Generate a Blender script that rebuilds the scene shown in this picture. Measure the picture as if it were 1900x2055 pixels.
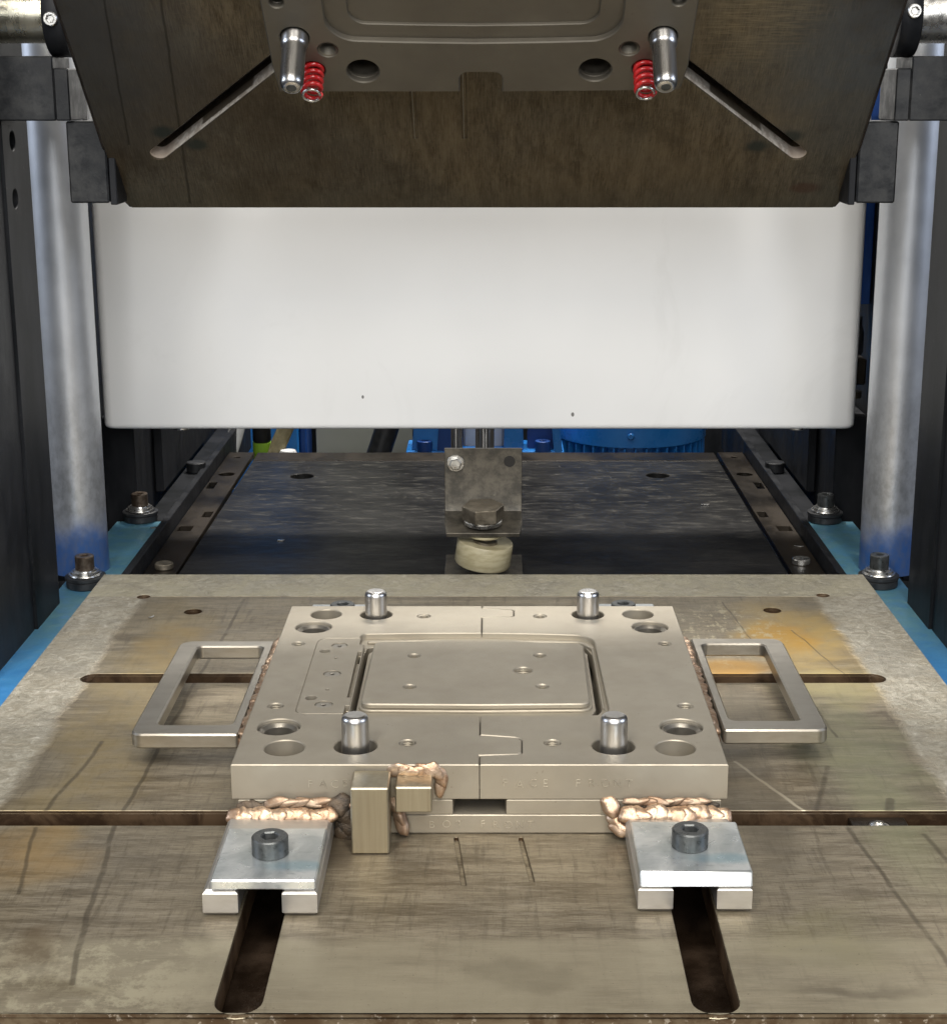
import bpy, bmesh, math, random
from mathutils import Vector, Matrix
random.seed(7)
S = bpy.context.scene
for o in list(bpy.data.objects): bpy.data.objects.remove(o)
C = S.collection
MM = 0.001
R = math.radians

# ------------------------------------------------------------------ camera
cd = bpy.data.cameras.new('camera'); cam = bpy.data.objects.new('camera', cd); C.objects.link(cam)
S.camera = cam
cam.location = (0.008, 0, 0.514)
cam.rotation_euler = (R(90 - 14.566), 0, 0)
cd.sensor_fit = 'VERTICAL'; cd.sensor_height = 24.0; cd.sensor_width = 24.0
cd.lens = 24.0 * 3300 / 2055
cd.shift_x = -35 / 2055
cd.clip_start = 0.05; cd.clip_end = 60

# ------------------------------------------------------------------ world and lamps
W = bpy.data.worlds.new('World'); S.world = W; W.use_nodes = True
bgn = W.node_tree.nodes['Background']
bgn.inputs[0].default_value = (1.0, 0.98, 0.94, 1); bgn.inputs[1].default_value = 0.13

def area(name, loc, target, sx, sy, power, col):
    l = bpy.data.lights.new(name, 'AREA'); l.shape = 'RECTANGLE'; l.size = sx; l.size_y = sy
    l.energy = power; l.color = col
    o = bpy.data.objects.new(name, l); C.objects.link(o); o.location = loc
    d = Vector(target) - Vector(loc); o.rotation_euler = d.to_track_quat('-Z', 'Y').to_euler()
    return o
WARM = (1.0, 0.955, 0.88)
area('ceiling_lamp_left', (-0.75, -0.55, 2.3), (0, 1.3, 0), 0.35, 2.2, 66, WARM)
area('ceiling_lamp_right', (0.55, -0.55, 2.3), (0, 1.3, 0), 0.35, 2.2, 66, WARM)
area('workshop_front_lamp', (0.1, -2.6, 1.5), (0, 1.9, 0.2), 3.4, 1.2, 82, (0.97, 0.985, 1.0))
area('added_rear_fill', (0.1, 3.0, 1.9), (0.0, 2.75, -0.1), 1.2, .3, 75, (1.0, 0.96, 0.9))  # added unseen fill, brightens the motor and parts behind the white panel
area('bay_window_right', (2.6, 0.6, 1.3), (0.2, 1.7, 0.2), 1.2, 1.0, 26, (0.70, 0.80, 1.0))
area('bay_window_left', (-2.6, 0.9, 1.2), (-0.2, 1.8, 0.2), 1.0, 1.0, 22, (0.72, 0.82, 1.0))

S.render.engine = 'CYCLES'
S.view_settings.view_transform = 'Standard'; S.view_settings.look = 'None'
S.view_settings.exposure = 0.0; S.view_settings.gamma = 1.0

# ------------------------------------------------------------------ node helper
class NT:
    def __init__(s, name, off=None):
        s.m = bpy.data.materials.new(name); s.m.use_nodes = True
        s.t = s.m.node_tree; s.t.nodes.clear()
        s.out = s.t.nodes.new('ShaderNodeOutputMaterial')
        s.p = s.t.nodes.new('ShaderNodeBsdfPrincipled')
        s.t.links.new(s.p.outputs[0], s.out.inputs[0])
        tc = s.t.nodes.new('ShaderNodeTexCoord'); s.co = tc.outputs['Object']
        if off:
            q = s.t.nodes.new('ShaderNodeVectorMath'); s.t.links.new(s.co, q.inputs[0]); q.inputs[1].default_value = off; s.co = q.outputs[0]
        s._sep = None
    def n(s, typ, **kw):
        x = s.t.nodes.new(typ)
        for k, v in kw.items(): setattr(x, k, v)
        return x
    def put(s, sock, v):
        if isinstance(v, bpy.types.NodeSocket): s.t.links.new(v, sock)
        elif isinstance(v, (tuple, list)):
            v = tuple(v)
            sock.default_value = v + (1,) if (len(v) == 3 and len(sock.default_value) == 4) else v
        else: sock.default_value = v
    def xyz(s):
        if not s._sep:
            q = s.n('ShaderNodeSeparateXYZ'); s.put(q.inputs[0], s.co); s._sep = q
        return s._sep.outputs
    def math(s, op, a, b=0.0, c=0.0, clamp=False):
        x = s.n('ShaderNodeMath', operation=op); x.use_clamp = clamp
        s.put(x.inputs[0], a); s.put(x.inputs[1], b)
        if op in ('MULTIPLY_ADD', 'SMOOTH_MIN', 'SMOOTH_MAX'): s.put(x.inputs[2], c)
        return x.outputs[0]
    def vm(s, op, a, b=None, sc=None):
        x = s.n('ShaderNodeVectorMath', operation=op)
        s.put(x.inputs[0], a)
        if b is not None: s.put(x.inputs[1], b)
        if sc is not None: s.put(x.inputs['Scale'], sc)
        return x.outputs['Value'] if op in ('LENGTH', 'DOT_PRODUCT', 'DISTANCE') else x.outputs[0]
    def scaled(s, sc, off=(0, 0, 0)):
        x = s.n('ShaderNodeMapping'); s.put(x.inputs[0], s.co)
        x.inputs['Scale'].default_value = sc; x.inputs['Location'].default_value = off
        return x.outputs[0]
    def noise(s, scale, detail=4, rough=0.55, vec=None, dist=0.0):
        x = s.n('ShaderNodeTexNoise'); s.put(x.inputs['Vector'], vec if vec is not None else s.co)
        x.inputs['Scale'].default_value = scale; x.inputs['Detail'].default_value = detail
        x.inputs['Roughness'].default_value = rough; x.inputs['Distortion'].default_value = dist
        return x.outputs[0]
    def ramp(s, f, a, b, lo=0.0, hi=1.0):
        x = s.n('ShaderNodeMapRange', interpolation_type='SMOOTHSTEP')
        s.put(x.inputs[0], f); s.put(x.inputs[1], a); s.put(x.inputs[2], b); s.put(x.inputs[3], lo); s.put(x.inputs[4], hi)
        return x.outputs[0]
    def mix(s, f, a, b):
        x = s.n('ShaderNodeMix', data_type='RGBA'); s.put(x.inputs[0], f)
        s.put(x.inputs[6], a); s.put(x.inputs[7], b); return x.outputs[2]
    def mixf(s, f, a, b):
        x = s.n('ShaderNodeMix', data_type='FLOAT'); s.put(x.inputs[0], f)
        s.put(x.inputs[2], a); s.put(x.inputs[3], b); return x.outputs[0]
    def seg(s, ax, ay, bx, by, w, soft, wob=None):
        """mask 1 near the line a-b (metres, object space), with wobble"""
        co = s.co if wob is None else wob
        d = Vector((bx - ax, by - ay, 0)); L2 = d.length_squared
        ap = s.vm('SUBTRACT', co, (ax, ay, 0)); ap = s.vm('MULTIPLY', ap, (1, 1, 0))
        t = s.vm('DOT_PRODUCT', ap, tuple(d / L2)); t = s.math('MAXIMUM', s.math('MINIMUM', t, 1.0), 0.0)
        q = s.vm('SUBTRACT', ap, s.vm('SCALE', tuple(d), sc=t))
        return s.ramp(s.vm('LENGTH', q), w, w + soft, 1.0, 0.0)
    def blob(s, cx, cy, rx, ry, soft=0.5, wob=None):
        co = s.co if wob is None else wob
        ap = s.vm('MULTIPLY', s.vm('SUBTRACT', co, (cx, cy, 0)), (1 / rx, 1 / ry, 0))
        return s.ramp(s.vm('LENGTH', ap), 1 - soft, 1 + soft, 1.0, 0.0)
    def bump(s, h, strength=0.3, dist=0.001, prev=None):
        x = s.n('ShaderNodeBump'); s.put(x.inputs['Height'], h)
        x.inputs['Strength'].default_value = strength; x.inputs['Distance'].default_value = dist
        if prev is not None: s.put(x.inputs['Normal'], prev)
        return x.outputs[0]
    def fin(s, col, metal=0.0, rough=0.5, nrm=None, spec=0.5, coat=0.0):
        s.put(s.p.inputs['Base Color'], col); s.put(s.p.inputs['Metallic'], metal); s.put(s.p.inputs['Roughness'], rough)
        s.put(s.p.inputs['Specular IOR Level'], spec)
        if coat: s.put(s.p.inputs['Coat Weight'], coat); s.p.inputs['Coat Roughness'].default_value = 0.15
        if nrm is not None: s.put(s.p.inputs['Normal'], nrm)
        return s.m

def simple(name, c1, c2, metal, rough, nscale=60, stretch=(1, 1, 1), bump=0.15, bd=0.0003, rvar=0.12, spec=0.5, coat=0.0, fine=900):
    m = NT(name); v = m.scaled(stretch)
    n1 = m.noise(nscale, 5, 0.6, v); n2 = m.noise(fine, 3, 0.6, v); n3 = m.noise(nscale * 0.25, 3, 0.5)
    f = m.ramp(m.math('ADD', m.math('MULTIPLY', n1, 0.6), m.math('MULTIPLY', n3, 0.4)), 0.35, 0.65)
    col = m.mix(f, c1, c2)
    r = m.ramp(n1, 0.3, 0.7, rough - rvar, rough + rvar)
    return m.fin(col, metal, r, m.bump(m.math('ADD', n2, n1), bump, bd), spec, coat)

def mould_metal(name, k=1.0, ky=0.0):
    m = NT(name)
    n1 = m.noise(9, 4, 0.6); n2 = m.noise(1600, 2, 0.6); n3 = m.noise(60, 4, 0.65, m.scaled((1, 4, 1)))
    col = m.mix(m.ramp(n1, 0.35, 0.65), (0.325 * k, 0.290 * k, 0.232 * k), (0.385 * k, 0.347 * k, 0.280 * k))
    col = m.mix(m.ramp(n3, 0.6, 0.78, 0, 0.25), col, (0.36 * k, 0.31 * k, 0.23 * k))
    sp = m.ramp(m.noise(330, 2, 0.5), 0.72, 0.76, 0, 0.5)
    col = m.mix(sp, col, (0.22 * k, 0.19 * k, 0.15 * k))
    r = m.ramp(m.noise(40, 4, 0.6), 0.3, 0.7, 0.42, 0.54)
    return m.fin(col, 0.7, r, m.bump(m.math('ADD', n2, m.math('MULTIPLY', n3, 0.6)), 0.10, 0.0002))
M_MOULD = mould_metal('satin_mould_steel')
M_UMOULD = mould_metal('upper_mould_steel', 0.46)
def bead_blast_edge(): pass
M_PIN = simple('ground_pin_steel', (0.50, 0.49, 0.48), (0.60, 0.59, 0.58), 1.0, 0.30, 40, (1, 1, 0.15), 0.06, 0.0002, 0.04)
M_ALU = simple('milled_aluminium', (0.38, 0.365, 0.345), (0.45, 0.435, 0.41), 0.7, 0.36, 60, (1, 5, 3), 0.12, 0.0002, 0.06)
M_HANDLE = simple('brushed_handle_steel', (0.30, 0.275, 0.235), (0.37, 0.345, 0.30), 0.9, 0.34, 50, (1, 3, 3), 0.05, 0.0001, 0.05)
M_BRASS = NT('warm_brushed_key_steel')
_n = M_BRASS.noise(300, 3, 0.6, M_BRASS.scaled((1, 1, 0.03))); _n2 = M_BRASS.noise(12, 2, 0.5)
_c = M_BRASS.mix(M_BRASS.ramp(_n, 0.2, 0.8), (0.30, 0.26, 0.185), (0.38, 0.34, 0.25)); _c = M_BRASS.mix(M_BRASS.ramp(_n2, 0.45, 0.7, 0, .6), _c, (0.46, 0.35, 0.14))
M_BRASS = M_BRASS.fin(_c, 0.85, 0.34, M_BRASS.bump(_n, 0.12, 0.0002))

def weld_mat(name, warm=1.0):
    m = NT(name)
    n = m.noise(90, 4, 0.6); n2 = m.noise(260, 4, 0.7)
    col = m.mix(m.ramp(n, 0.38, 0.62), (0.38, 0.25, 0.165), (0.50, 0.38, 0.28))
    col = m.mix(m.ramp(n2, 0.55, 0.68, 0, 0.75 * warm), col, (0.16, 0.09, 0.04))
    return m.fin(col, 0.85, m.ramp(n2, 0.3, 0.7, 0.30, 0.48), m.bump(n2, 0.5, 0.0007))
M_WELD = weld_mat('coppery_weld')
def dull_weld():
    m = NT('tarnished_weld'); n = m.noise(70, 4, 0.6); n2 = m.noise(240, 4, .7)
    col = m.mix(m.ramp(n, .4, .6), (0.24, 0.155, 0.10), (0.33, 0.245, 0.175))
    return m.fin(m.mix(m.ramp(n2, .55, .75, 0, .6), col, (0.18, 0.12, 0.08)), 0.7, 0.42, m.bump(n2, .3, .0004))
M_WELD2 = dull_weld()
M_SPATTER = simple('burnt_weld_scale', (0.035, 0.028, 0.022), (0.12, 0.085, 0.055), 0.4, 0.5, 120, (1, 1, 1), 0.6, 0.001)

def zinc():
    m = NT('zinc_plate_steel')
    n = m.noise(22, 5, 0.6, m.scaled((1, 1, 1)), 0.8); n2 = m.noise(90, 5, 0.65, m.scaled((1, 2.2, 1)))
    col = m.mix(m.ramp(n, 0.36, 0.64), (0.44, 0.47, 0.475), (0.68, 0.70, 0.70))
    col = m.mix(m.ramp(n2, 0.58, 0.74, 0, 0.55), col, (0.28, 0.32, 0.33))
    ox = m.blob(0.024, -0.016, 0.020, 0.007, 0.5, m.vm('ADD', m.co, m.vm('SCALE', m.noise(120, 3), sc=0.004)))
    col = m.mix(m.math('MULTIPLY', ox, 0.55), col, (0.22, 0.38, 0.45))
    ring = m.blob(0, 0, 0.0185, 0.0175, 0.25, m.vm('ADD', m.co, m.vm('SCALE', m.noise(90, 3), sc=0.006)))
    col = m.mix(m.math('MULTIPLY', ring, 0.35), col, (0.30, 0.35, 0.36))
    return m.fin(col, 0.75, m.ramp(n2, 0.3, 0.7, 0.26, 0.42), m.bump(n2, 0.25, 0.0004))
M_ZINC = zinc()
M_SCREW = simple('black_oxide_screw', (0.07, 0.075, 0.075), (0.12, 0.125, 0.125), 0.65, 0.36, 200, (1, 1, 1), 0.25, 0.0003)
M_SCREWR = simple('worn_brown_screw', (0.10, 0.07, 0.05), (0.22, 0.18, 0.14), 0.75, 0.4, 150, (1, 1, 1), 0.3, 0.0004)
M_BOLT = simple('aged_hex_bolt', (0.16, 0.14, 0.11), (0.30, 0.265, 0.21), 0.75, 0.42, 90, (1, 1, 1), 0.35, 0.0005)
M_WASH = simple('bright_washer', (0.55, 0.54, 0.52), (0.66, 0.65, 0.62), 0.95, 0.28, 90)
M_RUBBER = simple('black_rubber', (0.012, 0.013, 0.015), (0.025, 0.026, 0.028), 0.0, 0.42, 90, (1, 1, 1), 0.2)
M_BLACK = simple('black_painted_steel', (0.006, 0.007, 0.009), (0.018, 0.019, 0.022), 0.0, 0.5, 30, (1, 1, .4), 0.25, 0.0006, 0.1, 0.2)
M_POST = NT('dark_grey_post_steel')
_n = M_POST.noise(14, 5, .65, M_POST.scaled((1, 1, .35))); _n2 = M_POST.noise(160, 4, .7)
_c = M_POST.mix(M_POST.ramp(_n, .35, .68), (0.005, 0.006, 0.007), (0.020, 0.021, 0.024))
_c = M_POST.mix(M_POST.ramp(_n2, .62, .74, 0, .35), _c, (0.10, 0.095, 0.09))
M_POST = M_POST.fin(_c, 0.0, 0.5, M_POST.bump(_n2, .2, .0005), 0.15)
M_BRACK = NT('scuffed_black_block')
_n = M_BRACK.noise(35, 6, .7); _n2 = M_BRACK.noise(180, 5, .75); _n3 = M_BRACK.noise(70, 3, .6)
_c = M_BRACK.mix(M_BRACK.ramp(_n, .4, .68), (0.010, 0.011, 0.013), (0.032, 0.033, 0.034))
_c = M_BRACK.mix(M_BRACK.ramp(_n2, .66, .74, 0, .5), _c, (0.16, 0.155, 0.145))
M_BRACK = M_BRACK.fin(_c, 0.35, M_BRACK.ramp(_n3, .3, .7, .35, .55), M_BRACK.bump(_n2, .3, .0006))
M_RED = simple('red_spring_paint', (0.42, 0.010, 0.012), (0.50, 0.020, 0.020), 0.0, 0.28, 60, coat=0.4)
M_DARK = simple('dark_void_steel', (0.010, 0.009, 0.008), (0.02, 0.018, 0.016), 0.0, 0.7, 40)
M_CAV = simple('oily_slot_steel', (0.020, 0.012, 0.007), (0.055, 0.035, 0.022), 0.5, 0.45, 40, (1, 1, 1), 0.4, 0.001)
M_BLUE = simple('bright_blue_paint', (0.018, 0.19, 0.58), (0.03, 0.23, 0.64), 0.0, 0.32, 25, (1, 1, 1), 0.15, 0.0006, coat=0.3)
M_BLUED = simple('deep_blue_panel', (0.010, 0.05, 0.22), (0.015, 0.075, 0.30), 0.0, 0.4, 12)
M_CABINET = simple('beige_grey_enamel', (0.36, 0.37, 0.32), (0.40, 0.41, 0.355), 0.0, 0.45, 8)
M_NYLON = NT('yellowed_nylon')
_n = M_NYLON.noise(40, 4, .6, M_NYLON.scaled((1, 1, 4))); _n2 = M_NYLON.noise(130, 4, .7)
_c = M_NYLON.mix(M_NYLON.ramp(_n, .35, .65), (0.34, 0.30, 0.185), (0.46, 0.415, 0.28)); _c = M_NYLON.mix(M_NYLON.ramp(_n2, .66, .74, 0, .7), _c, (0.10, 0.08, 0.04))
M_NYLON = M_NYLON.fin(_c, 0, 0.42, M_NYLON.bump(_n2, .2, .0004))
M_CHROME = simple('chromed_rod', (0.80, 0.80, 0.80), (0.84, 0.84, 0.84), 1.0, 0.07, 40, rvar=0.02, bump=0.02)
M_GREASY = simple('greasy_shaft_steel', (0.50, 0.47, 0.36), (0.66, 0.63, 0.52), 0.95, 0.26, 35, (3, 1, 1), 0.3, 0.0006, 0.1)
M_HOSE = simple('olive_hose_jacket', (0.20, 0.17, 0.09), (0.30, 0.26, 0.15), 0.0, 0.6, 120, (1, 1, 1), 0.4, 0.0008)
M_LIME = simple('lime_tag', (0.30, 0.55, 0.04), (0.34, 0.60, 0.06), 0.0, 0.5, 40)
M_GREYLINER = simple('pale_grey_casting', (0.45, 0.46, 0.46), (0.55, 0.56, 0.56), 0.0, 0.5, 30)

def white_panel():
    m = NT('white_powder_coat'); x, y, z = m.xyz()
    n = m.noise(2.6, 3, 0.5); n2 = m.noise(700, 2, .5)
    col = m.mix(m.ramp(n, 0.35, 0.65), (0.77, 0.775, 0.775), (0.83, 0.835, 0.835))
    col = m.mix(m.ramp(m.noise(38, 3, .5), .80, .84, 0, .5), col, (0.3, 0.28, 0.25))
    for cx, cz, rr in [(-.145, .041, .0012), (.114, .019, .0016)]:
        d = m.vm('LENGTH', m.vm('MULTIPLY', m.vm('SUBTRACT', m.co, (cx, 0, cz)), (1, 0, .7))); col = m.mix(m.ramp(d, rr, rr + .0006, .85, 0), col, (0.06, 0.055, 0.05))
    sm = m.noise(7, 5, .7, m.scaled((1, 1, .6)), 1.2); col = m.mix(m.ramp(sm, .56, .72, 0, .10), col, (0.50, 0.50, 0.48))
    return m.fin(col, 0.0, m.ramp(sm, .4, .6, .36, .48), m.bump(n2, 0.08, 0.0003))
M_WHITE = white_panel()
def column():
    m = NT('grey_column_with_blue_overspray'); x, y, z = m.xyz()
    n = m.noise(18, 4, .6); n2 = m.noise(120, 4, .7, m.scaled((1, 1, .6)))
    col = m.mix(m.ramp(n, .3, .7), (0.58, 0.60, 0.63), (0.66, 0.68, 0.71))
    f = m.ramp(m.math('ADD', z, m.math('MULTIPLY', n, -0.10)), -0.055, 0.008, 1.0, 0.0)
    col = m.mix(f, col, (0.022, 0.095, 0.30))
    dirt = m.ramp(m.math('ADD', z, m.math('MULTIPLY', n, 0.10)), 0.12, 0.30, 1.0, 0.0)
    col = m.mix(m.math('MULTIPLY', dirt, m.ramp(n2, .35, .7, .10, .42)), col, (0.14, 0.14, 0.14))
    sp = m.ramp(n2, .70, .75, 0, .7); col = m.mix(m.math('MULTIPLY', sp, dirt), col, (0.75, 0.75, 0.73))
    return m.fin(col, m.mixf(f, 0.75, 0.1), m.ramp(n, .3, .7, .38, .44), m.bump(n2, .12, .0004))
M_COL = column()
def rail_mat():
    m = NT('worn_blue_rail_paint'); n = m.noise(9, 5, .65); n2 = m.noise(60, 5, .7)
    x, y, z = m.xyz()
    col = m.mix(m.ramp(n, .35, .65), (0.02, 0.15, 0.42), (0.05, 0.23, 0.50))
    worn = m.math('MULTIPLY', m.ramp(y, 1.44, 1.66), m.ramp(n2, .25, .6, .4, .9))
    col = m.mix(worn, col, (0.11, 0.25, 0.29))
    col = m.mix(m.ramp(n2, .62, .72, 0, .5), col, (0.30, 0.33, 0.33))
    return m.fin(col, 0.1, m.ramp(n2, .3, .7, .3, .5), m.bump(n2, .35, .001))
M_RAIL = rail_mat()

def table_mat(front=False):
    m = NT('worn_press_table_steel', (0, 1.270, -0.060)); x, y, z = m.xyz()
    wn = m.n('ShaderNodeTexNoise'); m.put(wn.inputs['Vector'], m.co); wn.inputs['Scale'].default_value = 14; wn.inputs['Detail'].default_value = 5
    wob = m.vm('ADD', m.co, m.vm('SCALE', m.vm('SUBTRACT', wn.outputs['Color'], (0.5, 0.5, 0.5)), sc=0.010))
    wob2 = m.vm('ADD', m.co, m.vm('SCALE', m.vm('SUBTRACT', wn.outputs['Color'], (0.5, 0.5, 0.5)), sc=0.11))
    big = m.noise(5.5, 4, .6); st = m.noise(9, 6, .7, m.scaled((1.2, 9, 1))); sy = m.noise(30, 5, .7, m.scaled((5, .5, 1)))
    fi = m.noise(420, 4, .7, m.scaled((1, 2.5, 1))); pat = m.noise(26, 6, .7, None, .6)
    brown = m.mix(m.ramp(st, .36, .64), (0.165, 0.138, 0.098), (0.350, 0.312, 0.240))
    brown = m.mix(m.ramp(big, .38, .62, 0, .6), brown, (0.275, 0.248, 0.195))
    brown = m.mix(m.ramp(sy, .50, .68, 0, .6), brown, (0.125, 0.105, 0.078))
    hz = m.noise(60, 5, .75, m.scaled((.35, 3.2, 1))); brown = m.mix(m.ramp(hz, .52, .66, 0, .5), brown, (0.40, 0.37, 0.31)); brown = m.mix(m.ramp(hz, .46, .34, 0, .5), brown, (0.10, 0.082, 0.06))
    pl = m.noise(11, 6, .72, None, .4); brown = m.mix(m.ramp(pl, .52, .66, 0, .38), brown, (0.13, 0.112, 0.088))
    g1 = m.noise(900, 3, .8, m.scaled((.06, 1.4, 1))); g2 = m.noise(700, 3, .8, m.scaled((1.6, .08, 1)))
    brown = m.mix(m.ramp(g1, .50, .66, 0, .42), brown, (0.42, 0.39, 0.33)); brown = m.mix(m.ramp(g1, .50, .36, 0, .45), brown, (0.09, 0.075, 0.055))
    brown = m.mix(m.ramp(g2, .58, .70, 0, .35), brown, (0.10, 0.085, 0.06)); brown = m.mix(m.ramp(g2, .40, .30, 0, .25), brown, (0.45, 0.42, 0.36))
    gr = m.noise(240, 5, .85); brown = m.mix(m.ramp(gr, .58, .68, 0, .45), brown, (0.085, 0.07, 0.05)); brown = m.mix(m.ramp(gr, .40, .30, 0, .4), brown, (0.46, 0.43, 0.36))
    # cleaner, lighter strip towards the front edge
    fr = m.ramp(y, 0.915, 0.930, 1.0, 0.0)
    brown = m.mix(m.math('MULTIPLY', fr, m.ramp(big, .3, .6, .35, .85)), brown, (0.385, 0.355, 0.275))
    brown = m.mix(m.math('MULTIPLY', m.math('MULTIPLY', fr, m.ramp(x, -0.22, -0.13, 1, 0)), m.ramp(m.math('ADD', m.math('MULTIPLY', pat, .55), m.math('MULTIPLY', m.noise(95, 6, .85), .45)), .47, .56)), brown, (0.47, 0.44, 0.34))
    # ochre rust film
    def tint(c, mask, k, colr): return m.mix(m.math('MULTIPLY', mask, k), c, colr)
    pm = m.ramp(pat, .30, .62, .45, 1)
    b1 = m.blob(0.305, 1.50, 0.050, 0.105, .45, wob2)
    brown = tint(brown, m.math('MULTIPLY', b1, pm), 1.0, (0.45, 0.335, 0.14))
    brown = tint(brown, m.blob(0.290, 1.505, 0.022, 0.040, .6, wob2), .85, (0.50, 0.30, 0.055))
    brown = tint(brown, m.math('MULTIPLY', m.blob(0.225, 1.415, 0.035, 0.022, .4, wob), 1.0), .9, (0.45, 0.27, 0.07))
    brown = tint(brown, m.math('MULTIPLY', m.blob(0.315, 1.37, 0.05, 0.05, .5, wob2), pm), .6, (0.40, 0.34, 0.16))
    brown = tint(brown, m.math('MULTIPLY', m.blob(0.30, 1.18, 0.035, 0.17, .6, wob2), pm), .55, (0.31, 0.33, 0.21))
    brown = tint(brown, m.math('MULTIPLY', m.blob(-0.305, 1.30, 0.035, 0.28, .5, wob2), pm), .6, (0.36, 0.29, 0.15))
    brown = tint(brown, m.math('MULTIPLY', m.blob(-0.300, 1.47, 0.030, 0.06, .6, wob2), pm), .35, (0.36, 0.25, 0.10))
    brown = tint(brown, m.math('MULTIPLY', m.blob(-0.325, 1.03, 0.05, 0.05, .5, wob2), pm), .5, (0.42, 0.28, 0.12))
    brown = tint(brown, m.math('MULTIPLY', m.blob(0.215, 0.93, 0.05, 0.035, .6, wob2), pm), .4, (0.36, 0.34, 0.20))
    # splashes of pale residue
    brown = tint(brown, m.math('MULTIPLY', m.blob(0.225, 1.52, 0.065, 0.07, .5, wob2), m.ramp(m.noise(110, 5, .7, m.scaled((1, .6, 1))), .52, .60)), .75, (0.52, 0.48, 0.36))
    brown = tint(brown, m.ramp(m.noise(75, 5, .75), .66, .74), .35, (0.45, 0.42, 0.34))
    brown = tint(brown, m.math('MULTIPLY', m.ramp(m.noise(330, 4, .8), .64, .69), 1.0), .7, (0.07, 0.045, 0.028))
    # dark tracks and stains
    for a in [(-0.246, 1.62, -0.262, 1.09, .0016, .0035), (-0.262, 1.09, -0.240, 0.87, .0018, .004), (-0.305, 1.24, -0.318, 1.10, .001, .005), (-0.318, 1.08, -0.302, 0.98, .001, .004),
              (0.245, 1.61, 0.262, 1.45, .0007, .002), (0.300, 1.52, 0.328, 1.39, .0008, .002), (0.275, 1.42, 0.290, 1.25, .0008, .0035), (0.270, 1.19, 0.246, 1.11, .001, .006),
              (0.305, 1.13, 0.297, 1.10, .004, .006), (0.262, 1.08, 0.285, 0.89, .001, .005), (0.315, 1.07, 0.325, 1.0, .001, .006)]:
        brown = tint(brown, m.math('MULTIPLY', m.seg(*a[:4], a[4] * .5, a[5] * .45, wob), m.ramp(pat, .30, .52, .35, 1)), .62, (0.075, 0.062, 0.045))
    brown = tint(brown, m.seg(0.198, 1.20, 0.240, 1.10, .0005, .0016, wob), .8, (0.62, 0.58, 0.48))
    brown = tint(brown, m.math('MULTIPLY', m.blob(0.205, 1.13, 0.022, 0.10, .35, wob), 1), .55, (0.115, 0.100, 0.075))
    brown = tint(brown, m.blob(0.225, 1.30, 0.022, 0.07, .3, wob), .45, (0.135, 0.125, 0.105))
    brown = tint(brown, m.blob(-0.265, 0.915, 0.020, 0.018, .6, wob2), .6, (0.13, 0.09, 0.05))
    brown = tint(brown, m.blob(-0.250, 0.865, 0.030, 0.010, .6, wob2), .5, (0.16, 0.13, 0.08))
    brown = tint(brown, m.blob(0.025, 0.880, 0.024, 0.014, .5, wob2), .32, (0.14, 0.125, 0.09))
    brown = tint(brown, m.blob(0.225, 0.862, 0.030, 0.008, .6, wob2), .5, (0.15, 0.13, 0.10))
    brown = tint(brown, m.blob(-0.115, 1.045, 0.05, 0.03, .5, wob2), .6, (0.09, 0.07, 0.05))
    # rough unmachined margin
    wx = m.math('ABSOLUTE', m.math('SUBTRACT', x, -0.003))
    mg = m.ramp(m.math('ADD', wx, m.math('ADD', m.math('MULTIPLY', m.math('SUBTRACT', pat, .5), 0.022), m.math('MULTIPLY', m.math('SUBTRACT', big, .5), 0.03))), 0.345, 0.356)
    mg2 = m.ramp(m.math('ADD', y, m.math('MULTIPLY', big, 0.002)), 1.629, 1.632)
    mg = m.math('MAXIMUM', mg, mg2)
    crust = m.noise(95, 5, .72, None, .9); lump = m.noise(28, 5, .7)
    mcol = m.mix(m.ramp(crust, .38, .62), (0.28, 0.265, 0.22), (0.45, 0.435, 0.385))
    vb = m.noise(9, 6, .75); mcol = m.mix(m.ramp(vb, .45, .62, 0, .6), mcol, (0.24, 0.23, 0.20)); mcol = m.mix(m.ramp(m.noise(48, 6, .8), .58, .67, 0, .4), mcol, (0.60, 0.585, 0.54))
    mcol = m.mix(m.ramp(lump, .45, .65, 0, .5), mcol, (0.32, 0.29, 0.23))
    mcol = m.mix(m.math('MULTIPLY', m.ramp(crust, .60, .68), .7), mcol, (0.60, 0.59, 0.56))
    mcol = m.mix(m.ramp(g1, .5, .66, 0, .5), mcol, (0.55, 0.53, 0.47)); mcol = m.mix(m.ramp(m.noise(200, 6, .85), .57, .66, 0, .4), mcol, (0.13, 0.12, 0.10))
    mcol = m.mix(m.math('MULTIPLY', mg2, m.ramp(pat, .4, .6, .2, .6)), mcol, (0.46, 0.44, 0.34))
    col = m.mix(mg, brown, mcol)
    col = m.mix(m.ramp(fi, .58, .75, 0, .25), col, (0.10, 0.09, 0.07)); col = m.vm('MULTIPLY', col, (0.93, 0.89, 0.82))
    # rusty vertical faces
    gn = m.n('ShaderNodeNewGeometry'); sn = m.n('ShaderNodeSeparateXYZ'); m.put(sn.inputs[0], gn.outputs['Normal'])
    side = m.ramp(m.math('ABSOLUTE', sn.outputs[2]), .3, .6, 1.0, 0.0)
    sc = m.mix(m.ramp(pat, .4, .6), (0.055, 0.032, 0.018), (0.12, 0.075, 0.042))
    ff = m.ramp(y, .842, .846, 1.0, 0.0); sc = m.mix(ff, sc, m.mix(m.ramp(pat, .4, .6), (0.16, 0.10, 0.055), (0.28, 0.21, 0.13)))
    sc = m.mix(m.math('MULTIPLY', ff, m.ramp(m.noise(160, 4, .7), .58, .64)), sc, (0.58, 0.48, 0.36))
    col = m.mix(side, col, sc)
    b = m.bump(fi, .12, .0004)
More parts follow.
